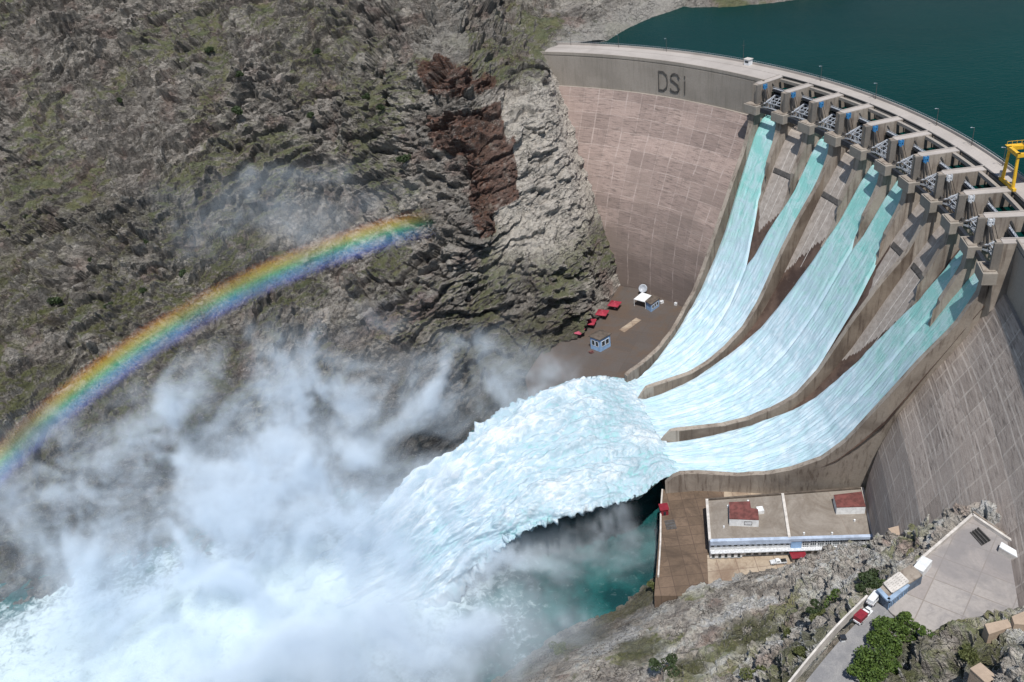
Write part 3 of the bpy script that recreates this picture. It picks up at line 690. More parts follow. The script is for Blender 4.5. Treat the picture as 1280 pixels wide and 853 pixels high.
def tps(ctrl, X, lam=2.):
    c = ctrl[:, :2] / 50.; n = len(c)
    def U(d2): return np.where(d2 > 0, d2 * np.log(d2 + 1e-12), 0)
    K = U(((c[:, None] - c[None]) ** 2).sum(-1)) + lam * .002 * np.eye(n)
    Pm = np.c_[np.ones(n), c]; A = np.block([[K, Pm], [Pm.T, np.zeros((3, 3))]])
    w = np.linalg.solve(A, np.r_[ctrl[:, 2], 0, 0, 0]); X = X / 50.; out = np.zeros(len(X))
    for i in range(0, len(X), 20000):
        x = X[i:i + 20000]; out[i:i + 20000] = U(((x[:, None] - c[None]) ** 2).sum(-1)) @ w[:n] + w[n] + x @ w[n + 1:]
    return out
xs = np.concatenate([np.linspace(-160, -20, 130), np.linspace(-19.6, 150, 440)]); ys = np.concatenate([np.linspace(40, 110, 80), np.linspace(110.5, 270, 420)])
gx, gy = np.meshgrid(xs, ys, indexing='ij'); gz = tps(RB, np.c_[gx.ravel(), gy.ravel()]).reshape(gx.shape)
# flat corridors for the road and the plaza
ROAD = [(54.3,122.9,-50.5), (64.3,130.7,-48.0), (73.8,137.4,-45.3), (83.5,143.2,-42.6)]
PLAZA = [(116.2,170.4,-42.0), (122.5,156.4,-42.0), (127.0,146.5,-42.0), (117.0,139.3,-42.0), (106.2,137.4,-42.0), (96.7,137.2,-42.0), (87.2,134.5,-42.0), (85.1,138.1,-42.0), (82.8,143.5,-42.0), (81.9,148.5,-42.0), (95.1,156.6,-42.0)]
def dist_poly(px, py, poly, closed):
    best = np.full(px.shape, 1e9); zz = np.zeros(px.shape); n = len(poly)
    for i in range(n if closed else n - 1):
        a = np.array(poly[i]); b = np.array(poly[(i + 1) % n]); d = b - a
        t = np.clip(((px - a[0]) * d[0] + (py - a[1]) * d[1]) / (d[0] ** 2 + d[1] ** 2), 0, 1)
        q = np.hypot(px - a[0] - t * d[0], py - a[1] - t * d[1]); m = q < best; best = np.where(m, q, best); zz = np.where(m, a[2] + t * d[2], zz)
    return best, zz
dr, rz_ = dist_poly(gx, gy, ROAD, False)
dp, _ = dist_poly(gx, gy, PLAZA, True); inside = in_poly(gx.ravel(), gy.ravel(), [(p[0], p[1]) for p in PLAZA]).reshape(gx.shape)
wr = 1 - sstep(5.5, 10., dr)
gz = gz * (1 - wr) + (rz_ - .5) * wr
pin = np.where(inside, 1., 1 - sstep(0., 3., dp))
lowp = np.where(gz > -43, -43.2, gz)
hillside_side = (gy < 140 - (gx - 90) * .0) & ~inside
gz = np.where(inside, np.minimum(gz, -43.4), gz)
P = np.stack([gx, gy, gz], -1); N = normals(P)
if N[..., 2].mean() < 0: N = -N
pf_ = P.reshape(-1, 3); nf_ = N.reshape(-1, 3)
am = (1 - .96 * wr.ravel()) * (.25 + .75 * sstep(-122, -92, pf_[:, 2])) * np.where(inside.ravel(), .0, sstep(0, 4, dp.ravel()) * .9 + .1)
B1, id1 = blocks(pf_ * 1.6, 9., 21); B2, id2 = blocks(pf_ * 1.6 + 70, 4., 33); h = (rock_disp(pf_ * 1.5, .62, 200.) - 5.) * .5 + .4 * B1 + .45 * B2; h -= 1.5 * np.exp(-((pf_[:, 0] - 112) ** 2 + (pf_[:, 1] - 195) ** 2) / 30 ** 2)
pd = pf_ + nf_ * (h * am)[:, None]
pd[:, 2] = np.where(inside.ravel(), np.minimum(pd[:, 2], -43.2), pd[:, 2])
N2 = normals(pd.reshape(P.shape)).reshape(-1, 3); N2 = -N2 if N2[:, 2].mean() < 0 else N2
col, gm = rock_cols(pd * 1.5, N2, 30., .95); gm_ = gm[:, None]; col = col * ((1 + .2 * _g[id2][:, 1] + .2 * _g[id1][:, 2])[:, None] * (1 - gm_) + gm_)
lift = sstep(-.1, .3, fbm(pd / 14. + 5, 3))[:, None] * .8; col = col * (1 - lift) + np.array([.46, .44, .41]) * (1 - .5 * sstep(.1, .4, fbm(pd / 1.3, 3)))[:, None] * lift
col = np.clip(col * 1.7, 0, .62); gk = np.zeros(len(pd))
for (a_, b_, c_, rad) in [(82.4,172.4,-66.0) + (11,), (90.8,172.0,-60.0) + (8,), (65.7,152.7,-70.0) + (9,), (63.0,184.4,-95.0) + (13,), (29.6,197.0,-112.0) + (11,), (14.4,221.1,-128.0) + (10,), (79.8,137.3,-44.0) + (10,), (75.4,130.8,-46.0) + (12,), (56.5,140.0,-58.0) + (9,), (94.1,121.0,-32.0) + (8,), (41.3,178.0,-98.0) + (9,)]:
    gk = np.maximum(gk, 1 - sstep(.4, 1.1, np.hypot(pd[:, 0] - a_, pd[:, 1] - b_) / rad + .5 * fbm(pd / 5. + 20, 3)))
gk *= sstep(.25, .5, N2[:, 2]); k = (gk * .85)[:, None]; col = col * (1 - k) + np.array([.085, .09, .032]) * (1 + .6 * fbm(pd / 1.5 + 4, 3))[:, None] * k
wet_ = (1 - sstep(-132, -112, pd[:, 2] + 6 * fbm(pd / 10., 3)))[:, None] * .7; col = col * (1 - wet_) + np.array([.07, .055, .04]) * wet_
shoulder = (1 - sstep(5, 7.5, dr.ravel()))[:, None] * .8; col = col * (1 - shoulder) + np.array([.16, .14, .1]) * (1 + .5 * fbm(pd / 1.2, 3))[:, None] * shoulder
bank = struct('rock_spur', mesh_np('rock_spur', pd, grid_faces(len(xs), len(ys)), M['rock'], False, {'Col': np.clip(col, .015, .8), 'green': np.clip(np.maximum(np.maximum(gm, gk), shoulder[:, 0]), 0, 1)}))

# ------------------------------------------------------------------ water
def water_mat(name, c, rough, wave, detail_scale, strength):
    g = G(name); o = g.obj()
    n1 = g.noise(g.scl(o, (1, 1, 1), rot=(0, 0, .5)), wave, 4, .55); n2 = g.noise(g.scl(o, (.4, 1.5, 1), rot=(0, 0, .35)), detail_scale, 3, .6)
    col = g.mix(g.rng(g.noise(o, .004, 3), .3, .7), c, tuple(x * .6 for x in c))
    return g.pbr(col, rough, g.bump(g.math('ADD', n1, n2), strength, .6), IOR=1.33, Specular_IOR_Level=.05)
M['lake'] = water_mat('deep_lake_water', (.0006, .030, .028), .25, .05, .5, .35)
xs_ = np.radians(np.linspace(-75, 75, 300)); rr_ = np.r_[253.5, 266, 280, 320, 400, 600, 1000, 1800, 3200]
V = np.array([pol(r, math.degrees(a), -5.5) for a in xs_ for r in rr_])
struct('lake', mesh_np('lake', V, grid_faces(300, len(rr_), True), M['lake'], False))
# river with foam
gx, gy = np.meshgrid(np.linspace(-420, 62, 400), np.linspace(90, 400, 260), indexing='ij')
pp = np.stack([gx.ravel(), gy.ravel(), np.full(gx.size, -140.)], 1)
fd = np.exp(-(((gx - (-95)) / 85) ** 2 + ((gy - 265) / 45) ** 2)).ravel() + np.exp(-(((gx + 220) / 120) ** 2 + ((gy - 235) / 45) ** 2)).ravel() * .8
pp[:, 2] += (1.2 * fbm(pp / 14., 4) + .5 * fbm(pp / 3.5, 3)) * np.clip(.15 + fd, 0, 1.3) + 9 * np.exp(-(((gx + 85) / 45) ** 2 + ((gy - 268) / 28) ** 2)).ravel() * (1 + .8 * fbm(pp / 16. + 5, 4))
foam = np.clip((fd * 1.3 + .7 * fbm(pp / 20. + 2, 4) - .12) * (1 - sstep(-30, 20, gx.ravel())), 0, 1)
g = G('river_water'); o = g.obj(); f = g.attr('foam').outputs['Fac']; n1 = g.noise(o, .35, 5, .65, .6); n2 = g.noise(o, .08, 4, .6)
k = g.rng(g.math('ADD', f, g.rng(n1, .3, .7, -.3, .3)), .15, .95)
col = g.mix(k, g.mix(g.rng(n2, .35, .65), (.007, .042, .046), (.014, .10, .10)), (.56, .67, .70))
struct('river', mesh_np('river', pp, grid_faces(400, 260), g.pbr(col, g.rng(k, 0, 1, .15, .8), g.bump(g.math('ADD', n1, g.noise(o, 1.2, 3)), .5, .6)), True, {'foam': foam}))

g = G('white_water'); o = g.obj(); fa = g.attr('aer').outputs['Fac']; uv = g.n('UVMap').outputs[0]
s1 = g.noise(g.scl(uv, (.9, .07, 1)), 1., 5, .65, .3); s2 = g.noise(g.scl(uv, (2.6, .3, 1)), 1., 4, .7, .5); s3 = g.noise(uv, .16, 4, .6, .6)
k = g.math('ADD', fa, g.math('ADD', g.rng(s1, .3, .7, -.09, .09), g.math('ADD', g.rng(s2, .3, .7, -.07, .07), g.rng(s3, .3, .7, -.22, .22))))
col = g.mix(g.rng(k, .0, .5), (.24, .54, .52), (.40, .61, .63)); col = g.mix(g.rng(k, .3, .8), col, (.40, .55, .64)); col = g.mix(g.rng(k, .62, 1.2), col, (.56, .67, .75))
M['chute_water'] = g.pbr(col, g.rng(k, .2, .8, .25, .75), g.bump(g.math('ADD', g.math('ADD', s1, s2), s3), .38, .6))
ML13 = [(217, 21.55), (200, 20.3), (170, 18.3), (144, 16.6)]
ML56 = [(233, 7.25), (200, 7.2), (144, 7.2)]
ML910 = [(238.5, -8.75), (200, -7.4), (144, -4.8)]
def wl(k, off): return [(r, line(k, r) + math.degrees(off / r)) for r in range(144, 262, 3)]
BAYS = [
 (0, wl(0, -1.25), [(256, 24.75), (240, 24.65), (231, 24.1), (228, 23.5), (222, 22.5)] + ML13, 0),
 (0, [(256, 19.5), (236, 19.6), (232, 20.0), (226, 20.75), (220.6, 21.1)] + ML13, wl(3, 1.25), 0),
 (1, [(256, 11.1), (236, 11.2), (226, 12.0), (221, 12.6), (211, 13.3), (198, 14.2), (188, lin(188, L3) - .5)] + [(r, lin(r, L3) - .38) for r in range(144, 187, 4)], [(256, 7.6), (236, 7.6)] + ML56, 0),
 (1, [(256, 6.9), (236, 6.9)] + ML56, [(256, 3.4), (236, 3.2), (233, 2.65), (226, 2.05), (219, 1.85), (211, 1.1), (203, .1), (198, lin(198, L7) + .5)] + [(r, lin(r, L7) + .4) for r in range(144, 197, 4)], 0),
 (2, [(256, -5.9), (242, -6.3), (235, -5.8), (224, -4.1), (213, -2.9), (205, -2.2), (194, lin(194, L7) - .5)] + [(r, lin(r, L7) - .4) for r in range(144, 193, 4)], [(256, -9.3), (240, -9.2)] + ML910, 0),
 (2, [(256, -10.1), (241, -9.6)] + ML910, wl(10, 1.25), 0)]
chutes = {0: [[], [], [], []], 1: [[], [], [], []], 2: [[], [], [], []]}
rs = np.concatenate([np.arange(251.5, 225, -.5), np.arange(225, 185, -.6), np.arange(185, 141.9, -.6)])
for ch, Lt, Rt, _ in BAYS:
    n = 64; Lv = np.array([lin(r, Lt) for r in rs]); Rv = np.array([lin(r, Rt) for r in rs]); Fv = np.array([Fl(max(r, 144.)) for r in rs])
    f = np.linspace(0, 1, n); A = Lv[:, None] + (Rv - Lv)[:, None] * f; RR = np.broadcast_to(rs[:, None], A.shape)
    slen = np.r_[0, np.cumsum(np.hypot(np.diff(rs), np.diff(Fv)))]
    run = np.broadcast_to(slen[:, None], A.shape); arc = np.radians(A) * 200.
    q = np.stack([arc, run * .14, RR * 0 + ch * 40], -1).reshape(-1, 3)
    nz = (fbm(q / 2.6, 4) + .6 * fbm(np.stack([arc.ravel() / 1.1, run.ravel() / 5., arc.ravel() * 0], 1), 3)).reshape(A.shape)
    edge = np.minimum(1, np.minimum(f, 1 - f) * 14)[None]
    ramp = sstep(252, 235, RR) if False else np.clip((252 - RR) / 60, .12, 1)
    th = (1.15 + .95 * nz * ramp) * (.35 + .65 * edge)
    slope = np.gradient(Fv, rs); slope = np.clip(slope, 0, 2.2); nn = np.sqrt(1 + slope ** 2)[:, None]
    Z = Fv[:, None] + np.maximum(.12, th) * nn; RA = RR
    V = np.stack([CX + RA * np.cos(np.radians(A)), CY + RA * np.sin(np.radians(A)), Z], -1).reshape(-1, 3)
    aer = np.clip((247 - RR) / 38, 0, 1) * .8 + .16 * (1 - edge) + .25 * np.exp(-((RR - 247) / 4.5) ** 2) + .1 * nz
    b = sum(len(x) for x in chutes[ch][0]); chutes[ch][0].append(V); chutes[ch][1].append(grid_faces(len(rs), n) + b); chutes[ch][2].append(aer.ravel()); chutes[ch][3].append(np.stack([arc, run], -1).reshape(-1, 2))
for ch in range(3):
    v, f_, a_, u_ = chutes[ch]
    struct('spillway_water', mesh_np('spillway_water', np.concatenate(v), np.concatenate(f_), M['chute_water'], True, {'aer': np.concatenate(a_)}, np.concatenate(u_)))

# the jet thrown from the bucket lip into the river
JL = [pol(150, 20.4, -113.5), pol(142, 20.6, -111.5), (35.9,345.9,-105.0), (19.5,340.0,-102.5), (-3.8,326.3,-103.0), (-30.2,309.8,-108.0), (-56.2,298.2,-118.0), (-83.5,284.6,-130.0), (-112.0,272.9,-141.0), (-137.6,261.2,-150.0)]
JR = [pol(150, -9.5, -113.5), pol(142, -9.6, -111.5), (42.4,264.4,-108.0), (28.4,260.2,-106.5), (9.7,256.5,-107.0), (-5.7,256.5,-112.0), (-23.6,255.4,-124.0), (-43.0,251.5,-136.0), (-68.1,244.5,-143.0), (-94.4,235.7,-151.0)]
nj, mj = 420, 260
def curve(Pts, n):
    Pts = np.array(Pts)[:, None, :]; return catmull(Pts, np.linspace(0, len(Pts) - 1 - 1e-6, n))[:, 0]
cl, cr_ = curve(JL, nj), curve(JR, nj); s = np.linspace(0, 1, nj)
V = []
nt = 190; nb = mj - nt
tt = np.linspace(0, 1, nt)
top = cl[:, None] + (cr_ - cl)[:, None] * tt[None, :, None]
crown = np.sin(np.pi * tt)[None] ** .7 * (7. * sstep(.02, .45, s))[:, None]
top[..., 2] += crown
tb = np.linspace(1, 0, nb + 2)[1:-1]
bot = cl[:, None] + (cr_ - cl)[:, None] * tb[None, :, None]
bot[..., 2] -= (np.sin(np.pi * tb)[None] ** .6) * (2 + 9 * sstep(.1, .8, s))[:, None]
ring = np.concatenate([top, bot], 1)
nr = ring.shape[1]
sl = s * 215.
flat_ = ring.reshape(-1, 3)
# outward normals of the tube
du = np.gradient(ring, axis=0); dv = np.roll(ring, -1, 1) - np.roll(ring, 1, 1); nn = np.cross(du, dv); nn /= np.linalg.norm(nn, axis=2, keepdims=True) + 1e-9
if nn[nj // 2, nt // 2, 2] < 0: nn = -nn
across = np.concatenate([tt * 80, tb * 80])[None].repeat(nj, 0); along = sl[:, None].repeat(nr, 1); lay = np.concatenate([np.zeros(nt), np.ones(nb) * 60])[None].repeat(nj, 0)
swirl = fbm(flat_ / 24., 3).reshape(nj, nr)
q = np.stack([across + 6 * swirl, along * .24 + 3 * swirl, lay], -1).reshape(-1, 3)
q1 = np.stack([across + 4 * swirl, along * .33, lay], -1).reshape(-1, 3)
grow = sstep(-.05, .5, s)[:, None]
b1 = 1.15 * np.abs(perlin(q / 15.)) + .55 * np.abs(perlin(q / 6.2 + 9)) + .3 * np.abs(perlin(q1 / 2.9 + 4)) + .16 * np.abs(perlin(q1 / 1.3)) 
hump = b1.reshape(nj, nr)
disp = (hump - .45) * (.8 + 7. * grow)
ring = ring + nn * disp[..., None]
rim = np.exp(-(np.minimum(np.abs(np.arange(nr) - 0.), np.minimum(np.abs(np.arange(nr) - nt), nr - np.arange(nr))) / 9.) ** 2)[None] * grow
ring = ring + nn * (rim * (2.6 * perlin(flat_ / 3.4) + 1.6 * perlin(flat_ / 1.5)).reshape(nj, nr))[..., None]
jet_p, jet_n, jet_shape = ring, nn, (nj, nr, nt)
aerj = np.clip(.52 + .5 * hump + .15 * s[:, None], 0, 1.3)
fc = []
idx = np.arange(nj - 1)[:, None] * nr + np.arange(nr)[None]; nxt = np.arange(nj - 1)[:, None] * nr + (np.arange(nr)[None] + 1) % nr
fc = np.stack([idx, nxt, nxt + nr, idx + nr], -1).reshape(-1, 4)
g = G('jet_water'); o = g.obj(); fa = g.attr('aer').outputs['Fac']; uv = g.n('UVMap').outputs[0]
s1 = g.noise(g.scl(uv, (.5, .2, 1)), 1., 6, .7, .8); s2 = g.noise(o, .55, 5, .7, .5); s3 = g.noise(o, .045, 3, .55, .6)
k = g.math('ADD', fa, g.math('ADD', g.rng(s1, .3, .7, -.4, .4), g.rng(s3, .3, .7, -.22, .25)))
col = g.mix(g.rng(k, .1, .75), (.26, .50, .52), (.37, .49, .57)); col = g.mix(g.rng(k, .7, 1.45), col, (.61, .67, .72))
struct('water_jet', mesh_np('water_jet', ring.reshape(-1, 3), fc[:, ::-1], g.pbr(col, .75, g.bump(g.math('ADD', s1, s2), .38, 1.), Subsurface_Weight=0.), True, {'aer': aerj.ravel()}, np.stack([across, along], -1).reshape(-1, 2)))

# ------------------------------------------------------------------ ground slabs
HP = hill.data; _n = len(HP.vertices); hillp = np.empty(_n * 3, np.float32); HP.vertices.foreach_get('co', hillp); hillp = hillp.reshape(-1, 3)
_n = len(bank.data.vertices); bankp = np.empty(_n * 3, np.float32); bank.data.vertices.foreach_get('co', bankp); bankp = bankp.reshape(-1, 3)
def snap(p, pts): return Vector(pts[int(((pts - np.array(p, np.float32)) ** 2).sum(1).argmin())].tolist())
def snapz(p): 
    d = (bankp[:, 0] - p[0]) ** 2 + (bankp[:, 1] - p[1]) ** 2; return Vector((p[0], p[1], float(bankp[int(d.argmin()), 2])))
def slab_mat(name, ca, cb, cs, tile, rot, js, rough=.85):
    g = G(name); o = g.obj(); v = g.scl(o, (1, 1, 1), rot=(0, 0, rot))
    bk = g.n('TexBrick', {'offset': .0}, {'Vector': v, 'Color1': ca + (1,), 'Color2': cb + (1,), 'Mortar': js + (1,), 'Scale': 1., 'Mortar Size': .16, 'Mortar Smooth': .4, 'Bias': 0., 'Brick Width': tile, 'Row Height': tile * .9})
    b = g.noise(o, .06, 6, .65, .8); f = g.noise(o, 1.1, 5, .7); d = g.noise(o, .22, 5, .7, 1.)
    col = g.mix(g.rng(b, .42, .66, 0, .85), bk.outputs[0], cs); col = g.mix(g.rng(d, .5, .72, 0, .6), col, cs)
    col = g.mix(g.rng(f, .35, .7, 0, .3), col, tuple(x * .5 for x in ca))
    return g.pbr(col, rough, g.bump(f, .25, .2))
M['plaza'] = slab_mat('plaza_concrete', (.37, .345, .33), (.29, .262, .255), (.21, .20, .205), 9., .72, (.24, .21, .19))
M['yardp'] = slab_mat('yard_slabs', (.18, .125, .088), (.125, .087, .06), (.06, .042, .03), 5.5, .04, (.09, .06, .045))
M['yardl'] = slab_mat('pale_yard_slabs', (.42, .35, .27), (.36, .29, .22), (.17, .11, .075), 7., .04, (.2, .15, .12))
M['terr'] = slab_mat('wet_terrace', (.105, .09, .082), (.088, .074, .067), (.11, .076, .055), 11., .5, (.09, .07, .06), .6)
def slab(name, poly, z0, z1, mat, kind='structure', parent=None):
    o = MB().prism([p[:2] for p in poly], z0, z1).build(name, mat, parent); return tag(o, kind=kind) if parent is None else o
TZ, YZ, PZ_ = -120., -117.5, -42.
slab('terrace', [(65.7,465.3,-120.0), pol(214, 46, 0), pol(217.5, 42, 0), pol(217.5, 36, 0), pol(217.5, 29, 0)] + [pol(r, line(0, r) + .2, 0) for r in range(208, 143, -8)] + [(18.0,338.8,-120.0), (5.2,349.1,-120.0), (4.1,373.9,-120.0), (18.4,402.3,-120.0), (36.0,433.3,-120.0)], -143, TZ, M['terr'])
slab('yard', [(53.9,277.5,-117.5)] + [pol(r, line(10, r) + .6, 0) for r in range(146, 216, 10)] + [pol(218, -9, 0), pol(218, -20, 0), (119.2,209.9,-117.5), (39.5,222.9,-117.5)], -143, YZ, M['yardp'])
slab('yard_apron', [(62.8,238.9,-117.4), (105.1,233.3,-117.4), (98.3,214.3,-117.4), (58.8,220.7,-117.4)], YZ, YZ + .06, M['yardl'])
slab('yard_path', [(78.3,272.9,-117.4), (131.8,265.7,-117.4), (130.7,256.5,-117.4), (77.1,268.3,-117.4)], YZ, YZ + .05, M['yardl'])
slab('plaza', PLAZA, -47, PZ_, M['plaza'])
rw = []
RC2 = np.array(ROAD); tq = np.linspace(0, len(ROAD) - 1 - 1e-6, 40); rcv = catmull(RC2[:, None, :], tq)[:, 0]
rt_ = np.gradient(rcv, axis=0); rt_[:, 2] = 0; rt_ /= np.linalg.norm(rt_, axis=1)[:, None]; sd = np.stack([-rt_[:, 1], rt_[:, 0], rt_[:, 2] * 0], 1)
V = []
for i in range(40):
    for f in np.linspace(-4.6, 4.6, 7): V.append(rcv[i] + sd[i] * f + [0, 0, .12 - .004 * f * f])
g = G('worn_asphalt'); o = g.obj(); n1 = g.noise(o, .25, 5, .7, .5); n2 = g.noise(o, 3., 4, .7)
M['road'] = g.pbr(g.mix(g.rng(n2, .3, .7, 0, .4), g.mix(g.rng(n1, .35, .65), (.20, .20, .21), (.28, .275, .275)), (.12, .12, .125)), .9, g.bump(n2, .3, .1))
struct('road', mesh_np('road', V, grid_faces(40, 7), M['road'], True))
rwall = []
for i in range(0, 39): 
    c = rcv[i] + sd[i] * 7.2; rwall.append([(c[0] + sd[i][0] * o_, c[1] + sd[i][1] * o_, c[2] + z) for o_, z in ((-.25, -2), (.25, -2), (.25, .9), (-.25, .9))])
tag(MB().loft(rwall).build('roadside_wall', M['whiteconc']), 'low pale concrete wall along the outer edge of the access road', 'wall')

def between(a, b, f): return Vector(a) + (Vector(b) - Vector(a)) * f
def wall_line(name, pts, hgt, th, mat, label, parent=None, z=None):
    m = MB()
    for a, b in zip(pts[:-1], pts[1:]): m.beam((a[0], a[1], a[2] + hgt / 2), (b[0], b[1], b[2] + hgt / 2), th, hgt)
    o = m.build(name, mat, parent); return tag(o, label, 'wall') if parent is None else o
pw_ = thing('plaza_parapet', 'low concrete parapet round the far edges of the upper plaza', 'parapet', (116.2,170.4,-42.0))
for nm, a, b in (('parapet_wall', (95.3,156.9,-42.0), (116.3,170.5,-42.0)), ('parapet_wall', (116.3,170.5,-42.0), (119.8,162.8,-42.0)), ('parapet_wall', (119.8,162.8,-42.0), (127.1,146.7,-42.0))):
    MB().beam((a[0], a[1], a[2] + .5), (b[0], b[1], b[2] + .5), .7, 1.3).build(nm, M['whiteconc'], pw_, True)
a, b = (117.0,171.5,-42.0), (120.8,162.4,-42.0); MB().beam((a[0], a[1], a[2] + .2), (b[0], b[1], b[2] + .2), .5, 1.6).build('outer_kerb', M['conc'], pw_, True)
o_ = thing('vent_grate', 'black slatted grate sunk in the plaza near its far corner', 'grate', (115.2,164.5,-42.0))
gc = [(113.1,165.1,-41.9), (115.8,166.4,-41.9), (116.6,161.6,-41.9), (113.7,160.3,-41.9)]
MB().prism([p[:2] for p in gc], -42.1, -41.9).build('pit', M['rubber'], o_, True)
for f in (.02, .33, .66, .98): MB().beam(between(gc[0], gc[1], f) + Vector((0, 0, .15)), between(gc[3], gc[2], f) + Vector((0, 0, .15)), .28, .3).build('slat', M['steel_mid'], o_, True)
o_ = thing('long_shed', 'long low white-roofed shed along the plaza parapet', 'shed', (119.3,157.2,-42.0))
sc_ = [(116.5,157.6,-40.2), (117.9,159.1,-40.2), (122.9,150.5,-40.2), (121.6,149.1,-40.2)]
MB().prism([p[:2] for p in sc_], PZ_, -40.4).build('wall', M['whiteconc'], o_, True); MB().prism([p[:2] for p in sc_], -40.4, -40.1).build('roof', M['white'], o_, True)
o_ = thing('white_container', 'small white box standing on the plaza edge above the skylit building', 'container', (95.6,154.9,-42.0), .7)
MB().box((0, 0, 1.2), (5., 2.6, 2.4)).build('body', M['white'], o_, bevel=.06); MB().box((2.52, 0, 1.2), (.06, 2.2, 2.)).build('door', M['palegrey'], o_)

# skylit building at the plaza corner
M['fascia0'] = plain('muted_blue_eave', (.28, .38, .52), .6, .2, .6)
M['slate'] = plain('slate_blue_wall', (.10, .14, .20), .6, .25, .6)
o_ = thing('skylit_building', 'dark blue-fronted building with a gridded skylight roof beside the plaza corner', 'building', (87.8,150.3,-44.0))
rf = [(81.5,148.2,-39.0), (88.1,152.5,-39.0), (92.4,154.5,-39.0), (93.5,150.7,-39.0), (88.9,148.5,-39.0), (82.5,144.5,-39.0)]
MB().prism([p[:2] for p in rf], -45, -39.2).build('wall', M['slate'], o_, True)
MB().prism([p[:2] for p in rf], -39.2, -38.8).build('roof', M['conc'], o_, True)
A_, B_, C_, D_ = (83.2,149.0,-38.8), (88.1,151.8,-38.8), (89.0,148.7,-38.8), (83.9,146.1,-38.8)
sk_ = MB().prism([p[:2] for p in (A_, B_, C_, D_)], -38.8, -38.3).build('skylight', M['glass'], o_, True)
gr = MB()
for i in range(6): gr.beam(between(A_, B_, i / 5) + Vector((0, 0, .62)), between(D_, C_, i / 5) + Vector((0, 0, .62)), .5, .25)
for i in range(6): gr.beam(between(A_, D_, i / 5) + Vector((0, 0, .64)), between(B_, C_, i / 5) + Vector((0, 0, .64)), .5, .25)
q = gr.build('glazing_bar', M['whiteconc']); q.parent = sk_
e0, e1, e2 = (81.5,148.2,-39.0), (82.5,144.5,-39.0), (88.9,148.5,-39.0)
for a, b in ((e0, e1), (e1, e2)): MB().beam(Vector(a), Vector(b), 1.1, .45).build('eave', M['fascia0'], o_, True)
def windows(parent, a, b, n, z0, z1, mat, fr, off, name='window', mw=.12, rows=1, gap=.25, cols=1):
    a = Vector(a); b = Vector(b); u = (b - a); u.z = 0; L = u.length; u.normalize(); nr_ = Vector((u.y, -u.x, 0))
    if nr_.y > 0 and abs(nr_.y) > .2: nr_ = -nr_
    w_ = L / n
    for i in range(n):
        c = a + u * (w_ * (i + .5)) + nr_ * off; ang = math.atan2(u.y, u.x)
        fm_ = MB(); W2 = w_ - gap; zc = (z0 + z1) / 2; H2 = z1 - z0
        for k_ in range(cols + 1): fm_.box((c.x + u.x * W2 * (k_ / cols - .5), c.y + u.y * W2 * (k_ / cols - .5), zc), (mw, mw, H2), ang)
        for k_ in range(rows + 1): fm_.box((c.x, c.y, z0 + H2 * k_ / rows), (W2 + mw, mw * 1.02, mw), ang)
        f_ = fm_.build(name, fr, parent, True)
        p_ = MB().box((c.x - nr_.x * .05, c.y - nr_.y * .05, zc), (W2, .04, H2), ang).build('pane', mat); p_.parent = f_
windows(o_, e1, e2, 5, -43.5, -40.2, M['glass'], M['lightblue'], .12, cols=2)

# powerhouse
M['fascia'] = plain('pale_blue_fascia', (.42, .50, .64), .6, .2, .4)
ph = thing('powerhouse', 'long flat-roofed powerhouse with two maroon penthouses under the chute wall', 'building', (92.4,235.6,-117.5))
BLk, BRk, FRk, FLk = (67.7,259.2,-109.0), (127.1,254.8,-109.0), (121.5,230.2,-109.0), (63.5,237.9,-109.0)
cm = between(BLk, BRk, .5)
MB().prism([p[:2] for p in (BLk, BRk, FRk, FLk)], YZ, -109.4).build('wall', M['white'], ph, True)
M['roofp'] = slab_mat('felt_roof', (.29, .26, .228), (.255, .228, .20), (.15, .122, .098), 26., .04, (.24, .2, .17))
tr_ = lambda a, b, f: between(a, b, f)
MB().prism([p[:2] for p in (BLk, BRk, FRk, FLk)], -109.4, -109.).build('roof', M['roofp'], ph, True)
for a, b in ((BLk, FLk), (between(BLk, BRk, .49), between(FLk, FRk, .49)), (BRk, FRk)):
    MB().beam(Vector(a) + Vector((0, 0, .35)), Vector(b) + Vector((0, 0, .35)), 1., .75).build('roof_kerb', M['whiteconc'], ph, True)
MB().beam(Vector(BLk) + Vector((0, 0, .3)), Vector(BRk) + Vector((0, 0, .3)), .7, .8).build('roof_kerb', M['roofgrey'], ph, True)
MB().beam(Vector(FLk) + Vector((0, -.3, -.5)), between(FLk, FRk, .5) + Vector((0, -.3, -.5)), 1.4, 2.0).build('fascia', M['fascia'], ph, True)
MB().beam(between(FLk, FRk, .5) + Vector((0, -.3, -.1)), Vector(FRk) + Vector((0, -.3, -.1)), 1.4, 1.2).build('fascia', M['fascia'], ph, True)
b0, b1 = between(FLk, FRk, .5), between(FLk, FRk, .565)
MB().beam(b0 + Vector((0, -.35, -3.2)), b1 + Vector((0, -.35, -3.2)), .8, 5.).build('stair_panel', M['lightblue'], ph, True)
windows(ph, Vector(FLk), between(FLk, FRk, .5), 14, -112.4, -111.1, M['glass'], M['white'], .18, gap=.9)
windows(ph, between(FLk, FRk, .57), between(FLk, FRk, .80), 5, -114.2, -109.9, M['glass'], M['white'], .2, rows=3, cols=3, gap=.5)
windows(ph, between(FLk, FRk, .80), between(FLk, FRk, .995), 5, -112.6, -109.9, M['glass'], M['white'], .2, rows=2, cols=3, gap=.4)
MB().beam(Vector(FLk) + Vector((0, -1.4, -4.5)), between(FLk, FRk, .8) + Vector((0, -1., -4.5)), 1.8, .3).build('canopy', M['palegrey'], ph, True)
MB().beam(Vector(FLk) + Vector((0, -.5, -6.6)), between(FLk, FRk, .2) + Vector((0, -.5, -6.6)), 1.4, 2.6).build('annex_wall', M['white'], ph, True)
